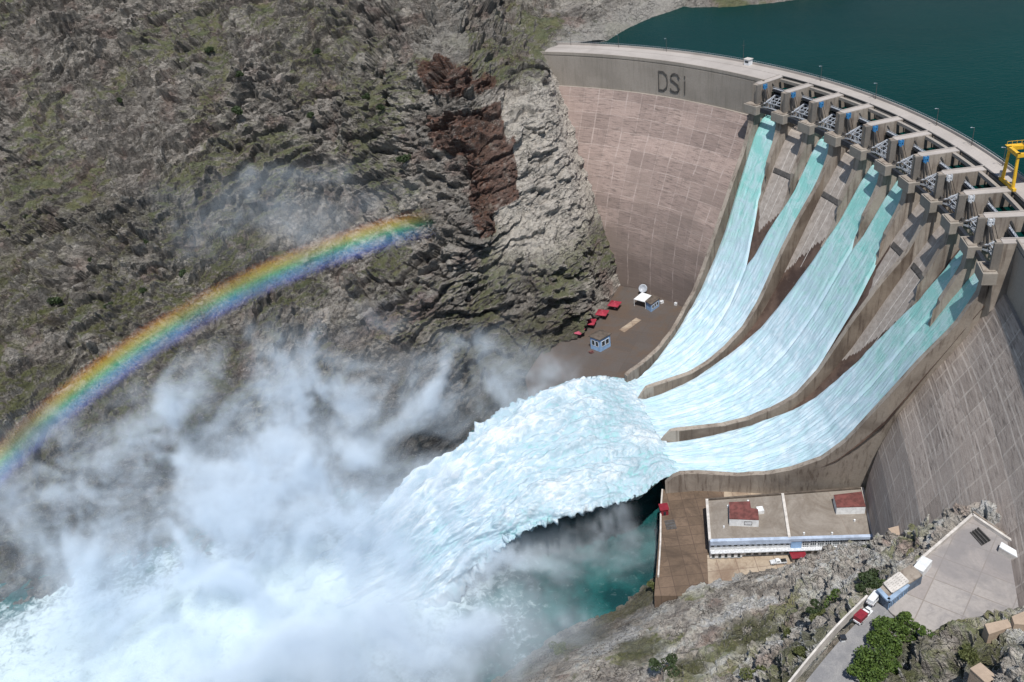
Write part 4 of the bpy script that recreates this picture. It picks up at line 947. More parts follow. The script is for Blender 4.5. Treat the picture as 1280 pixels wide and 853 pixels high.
windows(ph, Vector(FLk), between(FLk, FRk, .2), 5, -116.8, -114.6, M['glass'], M['palegrey'], 1.35, gap=1.2)
windows(ph, between(FLk, FRk, .22), between(FLk, FRk, .78), 12, -117, -114.2, M['glass'], M['palegrey'], .15, gap=.8)
def penthouse(poly, zb, h_):
    t = MB().prism([p[:2] for p in poly], zb, zb + h_).build('penthouse', M['white'], ph, True)
    q = MB().prism([p[:2] for p in poly], zb + h_, zb + h_ + .35).build('penthouse_roof', M['maroon']); q.parent = t
    return t
t1 = penthouse([(74.6,252.8,-105.6), (82.4,251.8,-105.6), (81.7,248.2,-105.6), (84.1,247.1,-105.6), (82.8,241.7,-105.6), (72.4,244.1,-105.6)], -109, 3.4)
t2 = penthouse([(113.8,249.6,-105.6), (124.4,249.5,-105.6), (122.8,241.6,-105.6), (112.5,243.0,-105.6)], -109, 3.4)
a, b = (72.4,244.1,-105.6), (82.8,241.7,-105.6)
windows(t1, between(a, b, .5), between(a, b, .78), 1, -108., -106.4, M['palegrey'], M['steel_mid'], .1)
MB().box(tuple(Vector((85.7,249.4,-109.0)) + Vector((0, 0, .8))), (2.4, 2.6, 1.6)).build('roof_unit', M['white'], ph, True)
for q in ((70.2,243.5,-109.0), (97.7,235.2,-109.0), (107.5,233.5,-109.0), (82.8,255.3,-109.0), (117.7,238.4,-109.0), (74.6,254.0,-109.0)):
    MB().tube(q, (q[0], q[1], q[2] + .9), .35, 8).build('roof_vent', M['white'], ph, True)
rd = (128.7,247.6,-113.0); re = (125.2,234.5,-113.0)
tag(MB().beam(Vector(rd), Vector(re), 1.6, 5.).beam(Vector(rd) + Vector((.3, 0, 2.9)), Vector(re) + Vector((.3, 0, 2.9)), 2.2, .35).build('red_annex', M['redmetal']), 'narrow red metal annex along the end of the powerhouse', 'annex')
bx = thing('red_hut', 'small red hut at the river corner of the powerhouse yard', 'hut', (51.7,264.1,-117.5))
MB().box((0, 0, 1.5), (3., 3.4, 3.)).build('wall', M['redmetal'], bx); MB().box((0, 0, 3.1), (3.6, 4., .25)).build('roof', M['redmetal'], bx); MB().box((0, -1.72, 1.1), (1., .06, 2.)).build('door', M['steel_dark'], bx)
bx = thing('gate_hut', 'red-roofed hut beside the parked pickup', 'hut', (94.5,231.2,-117.5))
MB().box((0, 0, 1.4), (4.6, 3., 2.8)).build('wall', M['conc'], bx); MB().box((0, 0, 2.95), (5.6, 4., .3)).build('roof', M['redmetal'], bx); MB().box((-1, -1.52, 1.1), (1., .06, 2.)).build('door', M['steel_dark'], bx)
o_ = thing('yard_hatch', 'square steel hatch set in the brown yard near the red hut', 'hatch', (52.8,257.0,-117.5))
MB().box((0, 0, .08), (4., 5., .12)).build('cover', M['steel_mid'], o_)
for q in (-1, 0, 1): MB().box((0, q * 1.6, .2), (3.8, .18, .12)).build('bar', M['roofgrey'], o_)
wall_line('river_wall', [(53.7,276.6,-117.5), (50.6,264.8,-117.5), (46.9,247.6,-117.5), (42.7,231.2,-117.5)], 1.1, .6, M['whiteconc'], 'low pale wall on the river edge of the powerhouse yard')

def vehicle(name, label, cat, loc, rz, body, cab, pickup=True, bed=None, L=5.2):
    o = thing(name, label, cat, loc, rz)
    m = MB(); W = 1.9
    prof = [(-L / 2, .45), (-L / 2, 1.05), (L / 2 - 1.3, 1.1), (L / 2 - .1, .95), (L / 2, .6), (L / 2, .45)]
    m.loft([[(x, y, z) for x, z in prof] for y in (-W / 2, W / 2)]); m.build('body', body, o, bevel=.08)
    if pickup: c = [(-.5, 1.08), (-.35, 1.75), (.75, 1.78), (1.5, 1.08)]
    else: c = [(-L / 2 + .05, 1.04), (-L / 2 + .12, 2.1), (L / 2 - 1.5, 2.1), (L / 2 - .6, 1.06)]
    k_ = MB().loft([[(x, y * (1 if z < 1.2 else .9), z) for x, z in c] for y in (-W / 2 + .06, W / 2 - .06)]).build('cabin', cab, o, bevel=.06)
    x0 = c[3][0] - .25; g_ = MB().box((c[2][0] * .5 + c[3][0] * .5 + .06, 0, 1.48), (.06, 1.45, .62), 0).build('windscreen', M['glass'], o)
    for y in (-1, 1): MB().box(((c[1][0] + c[2][0]) / 2 + .1, y * (W / 2 - .1), 1.45), (1.1, .05, .42)).build('side_window', M['glass'], o)
    if bed:
        MB().box((-L / 4 - .35, 0, 1.12), (L / 2 - 1., 1.6, .1)).build('load_bed', bed, o)
    for x in (-L / 2 + .95, L / 2 - .95):
        for y in (-W / 2 + .05, W / 2 - .05):
            w_ = MB().tube((x, y - .12, .38), (x, y + .12, .38), .38, 14).build('wheel', M['rubber'], o)
            h_ = MB().tube((x, y - .13, .38), (x, y + .13, .38), .2, 10).build('rim', M['palegrey']); h_.parent = w_
    for y in (-.65, .65):
        MB().box((L / 2 + .01, y, .78), (.06, .35, .18)).build('headlight', M['white'], o); MB().box((-L / 2 - .01, y, .85), (.06, .2, .25)).build('tail_light', M['redmetal'], o)
    return o
vehicle('pickup_truck', 'grey pickup with a dark load bed parked in front of the powerhouse', 'pickup', tuple(Vector((87.2,230.7,-117.4)) + Vector((0, 0, .08))), R(178), M['palegrey'], M['white'], True, M['rubber'], 6.)
vehicle('van', 'white van parked at the end of the access road below the blue building', 'van', tuple(Vector((80.8,148.0,-43.0)) + Vector((0, 0, .6))), R(40), M['white'], M['white'], False)
tk = vehicle('flatbed_truck', 'white truck with a red load parked on the road shoulder by the wall', 'truck', tuple(Vector((77.1,144.8,-44.5)) + Vector((0, 0, .3))), R(35), M['white'], M['white'], True, None, 6.6)
MB().box((-1.7, 0, 1.75), (3., 2.1, 1.3)).build('load', M['redmetal'], tk, bevel=.08)
o_ = thing('barrier_post', 'white barrier post with a dark head beside the access road', 'barrier', snapz((70.1,139.9,-46.0)))
MB().box((0, 0, .6), (.9, .9, 1.8)).build('post', M['white'], o_); MB().box((0, 0, 1.8), (1.3, 1.3, .6)).build('post_head', M['steel_dark'], o_)

# huts on the rock
def hut(name, label, corners, hgt, z, mat, cat='hut', roofmat='whiteconc'):
    o = thing(name, label, cat, (corners[0][0], corners[0][1], z))
    MB().prism([p[:2] for p in corners], z - 6, z + hgt - .3).build('wall', mat, o, True)
    cc_ = [sum(p[i] for p in corners) / len(corners) for i in (0, 1)]
    MB().prism([(cc_[0] + (p[0] - cc_[0]) * 1.06, cc_[1] + (p[1] - cc_[1]) * 1.06) for p in corners], z + hgt - .3, z + hgt).build('roof', M[roofmat], o, True)
    return o
M['tan'] = concrete('tan_concrete', (.42, .33, .255), (.3, .23, .18), .3, .1, vert=False)
hut('valve_house', 'flat tan concrete block at the foot of the grey dam face', [(114.8,208.5,-83.0), (122.2,209.7,-83.0), (122.7,205.6,-83.0), (115.2,203.3,-83.0)], 7, -90, M['tan'], roofmat='tan')
hut('concrete_hut', 'tan concrete hut low at the right corner of the rocks', [(85.2,114.5,-26.0), (87.8,115.5,-26.0), (89.3,111.9,-26.0), (86.6,110.8,-26.0)], 4, -30, M['tan'], roofmat='tan')
for nm, lb, cs, zt in (('concrete_slab', 'flat tan concrete slab on the rocks just below the plaza', [(96.2,128.5,-31.0), (102.3,129.1,-31.0), (101.7,127.0,-31.0), (95.7,125.7,-31.0)], -31), ('concrete_slab', 'higher tan concrete slab on the rocks at the edge of the view', [(101.9,128.4,-29.5), (107.3,130.0,-29.5), (105.8,125.3,-29.5), (101.4,126.4,-29.5)], -29.5)):
    tag(MB().prism([p[:2] for p in cs], zt - 7, zt).build(nm, M['tan']), lb, 'slab')

# left terrace: kiosks, parasols, dish
kr = [(39.5,392.5,-112.5), (44.6,387.3,-112.5), (51.6,392.2,-112.5), (46.5,398.0,-112.5)]
cc_ = Vector([sum(p[i] for p in kr) / 4 for i in range(3)])
o_ = thing('blue_kiosk', 'light blue kiosk with a dark pyramid roof on the terrace beside the water', 'kiosk', (cc_.x, cc_.y, TZ))
inn = [cc_ + (Vector(p) - cc_) * .86 for p in kr]
MB().prism([p[:2] for p in inn], TZ, -112.6).build('wall', M['lightblue'], o_, True)
m = MB(); ou = [Vector(p) for p in kr]
m.add([tuple(p) for p in ou] + [tuple(p + Vector((0, 0, .4))) for p in ou] + [tuple(cc_ + Vector((0, 0, 2.2)))], [(3, 2, 1, 0)] + [(i, (i + 1) % 4, 4 + (i + 1) % 4, 4 + i) for i in range(4)] + [(4 + i, 4 + (i + 1) % 4, 8) for i in range(4)])
m.build('roof', M['roofgrey'], o_, True)
for a, b in ((inn[0], inn[1]), (inn[1], inn[2])):
    windows(o_, between(a, b, .12), between(a, b, .88), 2, -117.2, -114.2, M['glass'], M['white'], .08, gap=.6, mw=.16)
d_ = between(inn[1], inn[2], .5); 
o_ = thing('white_roofed_hut', 'blue hut with a big white canopy at the foot of the dam', 'hut', (78.3,428.1,-120.0))
wr_ = [(69.8,429.6,-115.5), (75.6,435.8,-115.5), (80.6,430.4,-115.5), (75.3,424.8,-115.5)]
MB().prism([p[:2] for p in wr_], -115.8, -115.5).build('canopy', M['white'], o_, True)
for p in wr_[:2] + [wr_[3]]: MB().tube((p[0] * .98 + wr_[2][0] * .02, p[1] * .98 + wr_[2][1] * .02, TZ), (p[0] * .98 + wr_[2][0] * .02, p[1] * .98 + wr_[2][1] * .02, -115.8), .15, 6).build('post', M['white'], o_, True)
dk = [(75.3,424.8,-114.8), (80.4,430.4,-114.8), (83.8,426.0,-114.8), (77.5,420.2,-114.8)]; cd = Vector([sum(p[i] for p in dk) / 4 for i in range(3)])
MB().prism([(cd.x + (p[0] - cd.x) * .88, cd.y + (p[1] - cd.y) * .88) for p in dk], TZ, -115.2).build('wall', M['lightblue'], o_, True)
MB().prism([p[:2] for p in dk], -115.2, -114.8).build('roof', M['roofgrey'], o_, True)
windows(o_, between(dk[3], dk[2], .15) + (cd - between(dk[3], dk[2], .5)) * .13, between(dk[3], dk[2], .85) + (cd - between(dk[3], dk[2], .5)) * .13, 3, -118.4, -116.3, M['glass'], M['white'], .06, gap=.5)
ds = thing('satellite_dish', 'round pale satellite dish behind the white-roofed hut', 'dish', (77.2,441.1,-120.0))
MB().tube((0, 0, 0), (0, 0, 3.), .2, 8).build('mast', M['steel_mid'], ds)
rings = []; ax = Vector((-.25, -.75, .62)).normalized(); ux = ax.cross(Vector((0, 0, 1))).normalized(); uy = ux.cross(ax)
for q in range(5): rings.append([Vector((0, 0, 3.6)) + ax * (.9 * (q / 4) ** 2) + (ux * math.cos(t) + uy * math.sin(t)) * max(.05, 2.5 * q / 4) for t in [2 * math.pi * k / 20 for k in range(20)]])
for q in range(3, -1, -1): rings.append([Vector((0, 0, 3.6)) + ax * (.9 * (q / 4) ** 2 - .12) + (ux * math.cos(t) + uy * math.sin(t)) * max(.05, 2.5 * q / 4) for t in [2 * math.pi * k / 20 for k in range(20)]])
MB().loft(rings).build('reflector', M['steel_grey'], ds, smooth=True)
MB().beam(Vector((0, 0, 3.6)), Vector((0, 0, 3.6)) + ax * 1.7, .1).build('feed_arm', M['steel_mid'], ds)
PS = [((59.0,429.4,-120.0), 'bright red square parasol nearest the white-roofed hut', 'red'), ((50.9,421.7,-120.0), 'red square parasol second from the white-roofed hut', 'red'), ((43.0,413.9,-120.0), 'red square parasol just behind the blue kiosk roof', 'red'), ((35.4,406.3,-120.0), 'pale red square parasol fading into the mist left of the blue kiosk', 'pinkred')]
def parasol(mat):
    o = thing('parasol', '', 'parasol', (0, 0, 0)); w_ = 3.1
    MB().add([(-w_, -w_, 3.2), (w_, -w_, 3.2), (w_, w_, 3.2), (-w_, w_, 3.2), (0, 0, 4.6), (-w_, -w_, 2.95), (w_, -w_, 2.95), (w_, w_, 2.95), (-w_, w_, 2.95)], [(0, 1, 4), (1, 2, 4), (2, 3, 4), (3, 0, 4)] + [(5 + i, 5 + (i + 1) % 4, (i + 1) % 4, i) for i in range(4)]).build('canopy', mat, o)
    MB().tube((0, 0, 0), (0, 0, 4.7), .1, 6).build('pole', M['palegrey'], o); MB().box((0, 0, .12), (1., 1., .24)).build('base', M['whiteconc'], o)
    return o
pr0 = None
for i, (p, lb, mt) in enumerate(PS):
    if i == 3: q = parasol(M[mt]); q.location = p; q.rotation_euler = (0, 0, R(58)); tag(q, lb, None, 'parasols on the terrace')
    elif pr0 is None: pr0 = parasol(M[mt]); pr0.location = p; pr0.rotation_euler = (0, 0, R(58)); tag(pr0, lb, None, 'parasols on the terrace')
    else: dup(pr0, p, R(58 + i * 5), lb, 'parasols on the terrace')
slab('terrace_pad', [(57.7,407.0,-120.0), (68.6,416.8,-120.0), (70.9,413.9,-120.0), (60.0,403.8,-120.0)], TZ, TZ + .12, M['yardl'])
for p, lb, rz in (((85.2,429.0,-120.0), 'white crate beside the blue hut wall', .4), ((92.5,425.4,-120.0), 'white crate against the corner of the chute wall', .9)):
    o_ = thing('crate', lb, 'crate', p, rz); MB().box((0, 0, .6), (2., 1.5, 1.2)).build('body', M['white'], o_); MB().box((0, 0, 1.25), (2.15, 1.65, .12)).build('lid', M['palegrey'], o_)
o_ = thing('picnic_table', 'wooden picnic table at the foot of the blue kiosk', 'table', (40.0,388.6,-120.0), .5)
MB().box((0, 0, .75), (2.4, 1., .1)).build('tabletop', M['maroon'], o_)
for s_ in (-1, 1): MB().box((0, s_ * .9, .45), (2.4, .4, .08)).build('bench', M['maroon'], o_)
for s_ in (-1, 1): MB().box((s_ * .9, 0, .36), (.12, 1.9, .1)).box((s_ * .9, 0, .37), (.11, .12, .68)).build('leg', M['maroon'], o_)
tag(MB().beam((66.2,454.6,-119.6), (40.0,426.4,-119.6), .5, .9).build('terrace_kerb', M['whiteconc']), 'thin pale kerb along the cliff side of the terrace', 'kerb')

# ------------------------------------------------------------------ vegetation
def leaf_mat(name, a, b):
    g = G(name); o = g.obj(); n = g.noise(o, .8, 4, .7); m_ = g.noise(o, 5., 2)
    c = g.mix(g.rng(g.math('ADD', n, g.rng(m_, .3, .7, -.2, .2)), .3, .7), a, b)
    return g.pbr(c, .7)
M['leaf_a'] = leaf_mat('bright_leaves', (.022, .048, .008), (.10, .16, .025)); M['leaf_b'] = leaf_mat('dark_leaves', (.018, .032, .012), (.04, .065, .018)); M['leaf_c'] = leaf_mat('olive_leaves', (.05, .06, .018), (.10, .115, .035))
def foliage(rad, hgt, n, size, seed, lumps=7):
    rr_ = np.random.RandomState(seed); cs = []
    for i in range(lumps):
        a = rr_.uniform(0, 6.28); d = rad * rr_.uniform(.2, .85); cs.append((d * math.cos(a), d * math.sin(a), hgt * rr_.uniform(.35, .8), rad * rr_.uniform(.2, .42)))
    cs.append((0, 0, hgt * .6, rad * .5))
    V = []; F = []
    for i in range(n):
        c = cs[rr_.randint(len(cs))]; v = rr_.normal(size=3); v /= np.linalg.norm(v); v *= c[3] * rr_.uniform(.55, 1.08) ** .6; v[2] *= hgt / rad * .8
        p = np.array(c[:3]) + v
        if p[2] < .1: p[2] = rr_.uniform(.1, .5)
        a = rr_.normal(size=3); a /= np.linalg.norm(a); b = np.cross(a, rr_.normal(size=3)); b /= np.linalg.norm(b); s = size * rr_.uniform(.5, 1.2)
        k = len(V); V += [p + a * s, p + b * s * .6, p - a * s, p - b * s * .6]; F.append((k, k + 1, k + 2, k + 3))
    return V, F
def plant(name, parts, label, cat, loc, rad, hgt, n, size, mat, seed, group=None, lumps=7):
    o = thing(name, label, cat, loc, rnd.uniform(0, 6), group)
    V, F = foliage(rad, hgt, n, size, seed, lumps); me = mesh_np(parts[1], V, F, mat); link(parts[1], me, o)
    m = MB(); m.tube((0, 0, -.8), (0, 0, hgt * .55), max(.12, rad * .05), 7, rad * .025)
    for q in range(4):
        a = q * 1.6 + seed; m.tube((0, 0, hgt * .25), (rad * .45 * math.cos(a), rad * .45 * math.sin(a), hgt * .6), rad * .03, 5, rad * .012)
    m.build(parts[0], M['trunk'], o); return o
T_ = ('trunk', 'crown'); S_2 = ('stem', 'foliage')
plant('tree', T_, 'bright green broad tree on the inner side of the road, nearest the plaza', 'tree', snapz((80.3,136.8,-43.5)), 5.4, 5.4, 5200, .34, M['leaf_a'], 1, None, 13)
plant('tree', T_, 'large bright green tree on the inner side of the road, lowest in the view', 'tree', snapz((73.7,130.2,-46.0)), 6.8, 6.2, 7600, .34, M['leaf_a'], 2, None, 16)
plant('tree', T_, 'narrow green tree squeezed between the road bend and the plaza edge', 'tree', snapz((84.6,139.2,-43.0)), 3.4, 4.4, 2600, .3, M['leaf_a'], 3)
SH = [((1047,737,-64), 6.2, 4.2, 'leaf_a', 'widest green bush on the rocks before the plaza building'), ((1027,752,-66), 4.2, 3.4, 'leaf_b', 'round grey-green bush below the widest bush on the rocks'), ((1085,716,-58), 6., 4., 'leaf_b', 'dark green bush on the rocks below the plaza corner'), ((1084,742,-52), 4.2, 3.2, 'leaf_b', 'dark bush just outside the road wall by the white van'), ((1033,765,-64), 3.8, 2., 'leaf_c', 'low olive bush among grass on the near rocks'), ((1103,728,-50), 3.2, 2.6, 'leaf_a', 'small bright bush against the blue-fronted building'), ((822,716,-119), 4.2, 2.8, 'leaf_c', 'grassy bush at the river corner of the powerhouse yard'), ((834,842,-100), 5., 3., 'leaf_b', 'dark round bush on the near rocks by the pale branching gully'), ((1002,836,-64), 3., 2., 'leaf_c', 'small olive bush on the rocks left of the road wall'), ((950,845,-72), 4.6, 2.6, 'leaf_c', 'broad olive bush at the bottom edge of the near rocks'), ((1160,797,-40), 2.6, 1.8, 'leaf_a', 'low green tuft where the rocks meet the plaza edge'), ((700,800,-124), 4., 1.6, 'leaf_c', 'mossy low bush above the river shore'), ((985,795,-80), 3., 1.9, 'leaf_c', 'grey-olive bush in the middle of the near rocks'), ((1215,812,-32), 3., 1.7, 'leaf_c', 'low brownish-green bush above the tan hut')]
SP = [(82.0,170.6,-64.0), (77.0,168.9,-66.0), (89.7,170.0,-58.0), (84.1,158.1,-52.0), (76.2,163.5,-64.0), (88.4,159.4,-50.0), (43.1,234.9,-119.0), (34.6,177.0,-100.0), (63.7,146.8,-64.0), (54.7,152.0,-72.0), (87.1,133.6,-40.0), (3.6,214.1,-124.0), (68.6,169.7,-80.0), (90.9,123.2,-32.0)]
for i, (p, (_, rd_, hg, mt, lb)) in enumerate(zip(SP, SH)):
    plant('bush', S_2, lb, 'bush', snapz(p), rd_, hg, int(420 * rd_), .38, M[mt], 20 + i)
gs = thing('grass_strip', '', '', (0, 0, 0)); COL.objects.unlink(gs); bpy.data.objects.remove(gs)
V, F = [], []
for i in range(900):
    f = rnd.random(); p = between((63.7,239.0,-117.4), (74.9,237.5,-117.4), f) + Vector((0, rnd.uniform(-1., 1.), 0)); hh = rnd.uniform(.4, 1.1); k = len(V); a = rnd.uniform(0, 6.28); dx, dy = .3 * math.cos(a), .3 * math.sin(a)
    V += [(p.x - dx, p.y - dy, YZ), (p.x + dx, p.y + dy, YZ), (p.x + dx * .4, p.y + dy * .4 + .2, YZ + hh), (p.x - dx * .4, p.y - dy * .4 + .2, YZ + hh)]; F.append((k, k + 1, k + 2, k + 3))
tag(link('grass', mesh_np('grass', V, F, M['leaf_c'])), 'strip of green grass before the powerhouse front', 'grass', None, 'stuff')
# shrubs on the far slope
FS = [(-142.1,517.0,-13.0), (-139.3,540.8,2.0), (-106.3,508.8,-7.5), (-58.5,487.9,-7.0), (-53.4,460.2,-27.5), (-95.0,549.3,24.0), (-293.3,606.2,-9.0), (-188.1,454.7,-60.0), (-241.4,437.1,-78.5), (-229.5,459.5,-65.5), (-188.3,429.6,-74.0), (-260.2,439.2,-80.0), (-267.1,459.1,-72.0), (-263.1,500.7,-52.5), (-209.4,422.3,-81.0), (-167.8,432.7,-68.5), (-157.1,569.8,14.5), (-221.4,563.3,-10.0), (-244.4,528.0,-35.0), (-74.5,507.5,2.5)]
fs0 = [None, None]
for i, p in enumerate(FS):
    v = snap(p, hillp); k = i % 2; big = 1.35 if i in (0, 4, 7, 8) else .9
    if fs0[k] is None:
        fs0[k] = plant('shrub', S_2, 'dark green shrub dotted alone on the far rocky slope', 'shrub', v, 3.6, 3.6, 900, .5, M['leaf_b'], 60 + k, 'dark shrubs on the far slope'); fs0[k].scale = (big,) * 3
    else:
        q = dup(fs0[k], v, i * 1.3, 'dark green shrub dotted alone on the far rocky slope', 'dark shrubs on the far slope'); q.scale = (big,) * 3

# ------------------------------------------------------------------ spray: one volume of mist over the river and the lower slopes
def gn_volume(name, mn, mx, res, mat, blobs, nz, thr):
    ng = bpy.data.node_groups.new(name, 'GeometryNodeTree')
    ng.interface.new_socket('Geometry', in_out='OUTPUT', socket_type='NodeSocketGeometry')
    N_ = ng.nodes; L_ = ng.links
    def nd(t, props=None, ins=None):
        o = N_.new(t)
        for k, v in (props or {}).items(): setattr(o, k, v)
        for k, v in (ins or {}).items():
            if isinstance(v, bpy.types.NodeSocket): L_.new(v, o.inputs[k])
            else: o.inputs[k].default_value = v
        return o
    def mth(op, a, b=0., c=None, clamp=False):
        d = {0: a, 1: b}
        if c is not None: d[2] = c
        return nd('ShaderNodeMath', {'operation': op, 'use_clamp': clamp}, d).outputs[0]
    pos = nd('GeometryNodeInputPosition').outputs[0]
    wn = nd('ShaderNodeTexNoise', None, {'Vector': pos, 'Scale': .018, 'Detail': 3.})
    wv = nd('ShaderNodeVectorMath', {'operation': 'MULTIPLY_ADD'}, {0: wn.outputs['Color'], 1: (38, 38, 38), 2: pos}).outputs[0]
    wv = nd('ShaderNodeVectorMath', {'operation': 'SUBTRACT'}, {0: wv, 1: (19, 19, 19)}).outputs[0]
    env = None; soft = None
    for (c, r, k, sf) in blobs:
        d = nd('ShaderNodeVectorMath', {'operation': 'SUBTRACT'}, {0: wv, 1: c}).outputs[0]
        d = nd('ShaderNodeVectorMath', {'operation': 'DIVIDE'}, {0: d, 1: r}).outputs[0]
        l = nd('ShaderNodeVectorMath', {'operation': 'LENGTH'}, {0: d}).outputs['Value']
        f = nd('ShaderNodeMapRange', {'interpolation_type': 'SMOOTHSTEP'}, {'Value': l, 'From Min': .15, 'From Max': 1., 'To Min': k, 'To Max': 0.}).outputs[0]
        env = f if env is None else mth('ADD', env, f)
        fs = mth('MULTIPLY', f, sf); soft = fs if soft is None else mth('ADD', soft, fs)
    n1 = nd('ShaderNodeTexNoise', None, {'Vector': wv, 'Scale': nz, 'Detail': 8., 'Roughness': .68, 'Distortion': 1.1}).outputs['Fac']
    wisp = nd('ShaderNodeMapRange', {'interpolation_type': 'SMOOTHSTEP'}, {'Value': n1, 'From Min': thr[0], 'From Max': thr[1]}).outputs[0]
    wisp = mth('POWER', wisp, 1.5)
    den = mth('MULTIPLY', env, wisp)
    lumps = nd('ShaderNodeMapRange', {'interpolation_type': 'SMOOTHSTEP'}, {'Value': n1, 'From Min': .36, 'From Max': .6, 'To Min': .25, 'To Max': 1.25}).outputs[0]
    den = mth('ADD', den, mth('MULTIPLY', mth('MULTIPLY', soft, lumps), .35))
    vc = nd('GeometryNodeVolumeCube', None, {'Density': den, 'Min': mn, 'Max': mx, 'Resolution X': res[0], 'Resolution Y': res[1], 'Resolution Z': res[2]})
    sm = nd('GeometryNodeSetMaterial', None, {'Geometry': vc.outputs[0], 'Material': mat})
    go = nd('NodeGroupOutput'); L_.new(sm.outputs[0], go.inputs[0])
    o = MB().box([(a + b) / 2 for a, b in zip(mn, mx)], [b - a for a, b in zip(mn, mx)]).build(name, mat)
    md = o.modifiers.new('density', 'NODES'); md.node_group = ng
    return tag(o, kind='stuff')
g = G('spray'); pv = g.n('VolumePrincipled', None, {'Color': (.80, .90, 1., 1), 'Density': .085, 'Anisotropy': -.25})
g.t.links.new(pv.outputs[0], g.out.inputs['Volume']); M['spray'] = g.m
gn_volume('spray_mist', (-330, 150, -148), (75, 470, -8), (205, 160, 70), M['spray'], [
    ((-150.7,232.6,-122.0), (150, 55, 32), .9, .4),
    ((-87.4,281.8,-110.0), (58, 42, 60), 1.5, .45),
    ((-120.9,285.8,-108.0), (62, 45, 54), 1.1, .25),
    ((-72.6,327.8,-84.0), (50, 34, 50), 1.0, .08),
    ((-112.1,330.2,-84.0), (66, 36, 52), .8, .02),
    ((-157.1,315.4,-92.0), (70, 40, 50), .8, .02),
    ((-203.6,296.5,-104.0), (90, 45, 46), 1.0, .08),
    ((-137.2,273.6,-116.0), (130, 40, 34), .9, .12),
    ((-17.0,338.8,-96.0), (60, 30, 36), .9, .05),
    ((1.5,355.1,-108.0), (34, 22, 24), .9, .25),
    ((-66.3,281.1,-122.0), (36, 26, 20), .6, .1),
    ((-36.1,262.1,-122.0), (40, 28, 24), 1.0, .4),
    ((-75.2,212.8,-116.0), (80, 34, 32), 1.1, 1.0),
    ((-33.5,218.2,-122.0), (60, 30, 28), 1.0, .9),
    ((-10.9,255.4,-124.0), (46, 26, 22), .9, .3),
    ((-32.8,280.0,-100.0), (50, 26, 20), .6, .1),
    ((-106.1,406.4,-26.0), (80, 36, 36), .3, .3),
    ((31.3,262.2,-134.0), (34, 22, 9), .8, .5),
    ((24.5,263.6,-112.0), (24, 12, 9), .9, .12),
    ((6.4,258.9,-113.0), (26, 13, 11), 1.1, .15),
    ((-13.6,256.3,-120.0), (28, 15, 13), 1.1, .2),
    ((-22.5,311.7,-104.0), (34, 12, 13), .8, .1),
    ((-52.0,297.0,-114.0), (34, 16, 16), 1.0, .15),
], .034, (.49, .635))
sc.cycles.volume_step_rate = 1.6

# rainbow: its colours of light painted into a ring of spray, 41 degrees about the line the sunlight travels
ax_ = Vector((0, math.cos(R(65)), -math.sin(R(65)))); D_ = 316.
cen = Vector((0, 0, 140)) + ax_ * D_; e1 = Vector((1, 0, 0)); e2 = ax_.cross(e1).normalized()
if e2.z < 0: e2 = -e2
mt_ = Matrix.Identity(4)
for i in range(3): mt_[i][0], mt_[i][1], mt_[i][2] = e1[i], e2[i], e1.cross(e2)[i]
mt_.translation = cen
ZS = 1. if e1.cross(e2).dot(ax_) > 0 else -1.   # local z runs down the light's path when +1
RB0, RB1 = 146., 95.5
r_in, r_out = D_ * math.tan(R(39.6)), D_ * math.tan(R(41.9))
b = MB(); rings = []
for i in range(61):
    t = R(RB0 + (RB1 - RB0) * i / 60)
    rings.append([(r * math.cos(t), r * math.sin(t), ZS * z) for r, z in ((r_in * (1 - 7 / D_), -7), (r_out * (1 - 7 / D_), -7), (r_out * (1 + 7 / D_), 7), (r_in * (1 + 7 / D_), 7))])
b.loft(rings)
if ZS < 0: b.f = [tuple(reversed(f_)) for f_ in b.f]
g = G('rainbow_spray'); ob = g.obj(); sp = g.n('SeparateXYZ', None, {'Vector': ob})
rad = g.math('SQRT', g.math('ADD', g.math('MULTIPLY', sp.outputs[0], sp.outputs[0]), g.math('MULTIPLY', sp.outputs[1], sp.outputs[1])))
rad = g.math('DIVIDE', rad, g.math('ADD', 1., g.math('DIVIDE', sp.outputs[2], ZS * D_)))
f = g.n('MapRange', None, {'Value': rad, 'From Min': r_in, 'From Max': r_out}).outputs[0]
cr2 = g.n('ValToRGB', None, {'Fac': f}); el_ = cr2.color_ramp.elements
stops = [(0, (.08, .08, .3)), (.2, (.2, .3, .95)), (.38, (.15, .6, 1.)), (.52, (.25, .95, .5)), (.66, (.95, .9, .2)), (.8, (1., .5, .05)), (1., (.9, .12, .05))]
el_[0].position, el_[0].color = 0, stops[0][1] + (1,); el_[1].position, el_[1].color = 1, stops[-1][1] + (1,)
for p, c in stops[1:-1]: e = el_.new(p); e.color = c + (1,)
ang = g.math('ARCTAN2', sp.outputs[1], sp.outputs[0])
fade = g.math('MULTIPLY', g.rng(f, 0., .3), g.rng(f, 1., .72)); fade = g.math("MULTIPLY", fade, g.rng(ang, R(RB1), R(RB1 + 5)))
fade = g.math('MULTIPLY', fade, g.rng(g.noise(ob, .03, 5, .65, .8), .34, .62, .25, 1.3))
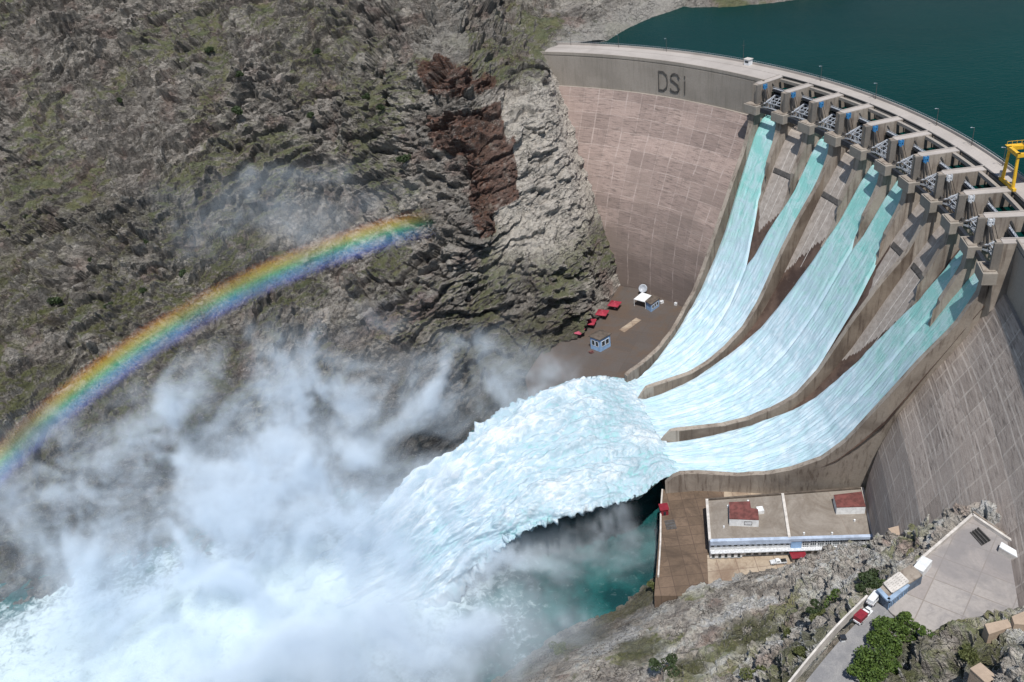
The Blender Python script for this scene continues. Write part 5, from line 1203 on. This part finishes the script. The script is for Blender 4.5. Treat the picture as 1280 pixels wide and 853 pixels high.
vs = g.n('VolumeScatter', None, {'Color': cr2.outputs[0], 'Density': g.math('MULTIPLY', fade, .016), 'Anisotropy': -.55})
g.t.links.new(vs.outputs[0], g.out.inputs['Volume'])
rbw = b.build('rainbow', g.m); rbw.matrix_world = mt_
tag(rbw, 'arched rainbow band hanging in the spray before the rocky slope', 'rainbow')
try: g.m.cycles.volume_step_rate = .6
except Exception: pass

# ------------------------------------------------------------------ camera, sun, sky
cam = bpy.data.cameras.new('camera'); co = bpy.data.objects.new('camera', cam); COL.objects.link(co); sc.camera = co
cam.sensor_width = 36; cam.lens = 1127.3 / 1280 * 36; cam.clip_start = 1; cam.clip_end = 6000
p_, ro = R(32.42), R(-7.21); c_, s_ = math.cos(ro), math.sin(ro)
rt = Vector((c_, s_ * math.sin(p_), s_ * math.cos(p_))); up = Vector((-s_, c_ * math.sin(p_), c_ * math.cos(p_))); fw = Vector((0, math.cos(p_), -math.sin(p_)))
m = Matrix.Identity(4)
for i in range(3): m[i][0], m[i][1], m[i][2] = rt[i], up[i], -fw[i]
m.translation = (0, 0, 140); co.matrix_world = m
EL, AZ = 65., 180.
sun = bpy.data.lights.new('sun', 'SUN'); sun.energy = 4.9; sun.angle = R(.5); sun.color = (1., .96, .9)
so = bpy.data.objects.new('sun', sun); COL.objects.link(so); so.rotation_euler = (R(90 - EL), 0, R(180 - AZ)); so.location = (0, -100, 300)
w = bpy.data.worlds.new('World'); sc.world = w; w.use_nodes = True; nt = w.node_tree; bg = nt.nodes['Background']
sk = nt.nodes.new('ShaderNodeTexSky'); sk.sky_type = 'NISHITA'; sk.sun_disc = False; sk.sun_elevation = R(EL); sk.sun_rotation = R(AZ); sk.altitude = 700; sk.air_density = 1.2
nt.links.new(sk.outputs[0], bg.inputs[0]); bg.inputs[1].default_value = .088
sc.view_settings.view_transform = 'Standard'; sc.view_settings.look = 'None'; sc.view_settings.exposure = 0; sc.view_settings.gamma = 1
sc.cycles.use_denoising = True; sc.cycles.max_bounces = 6; sc.cycles.diffuse_bounces = 3; sc.cycles.volume_bounces = 4
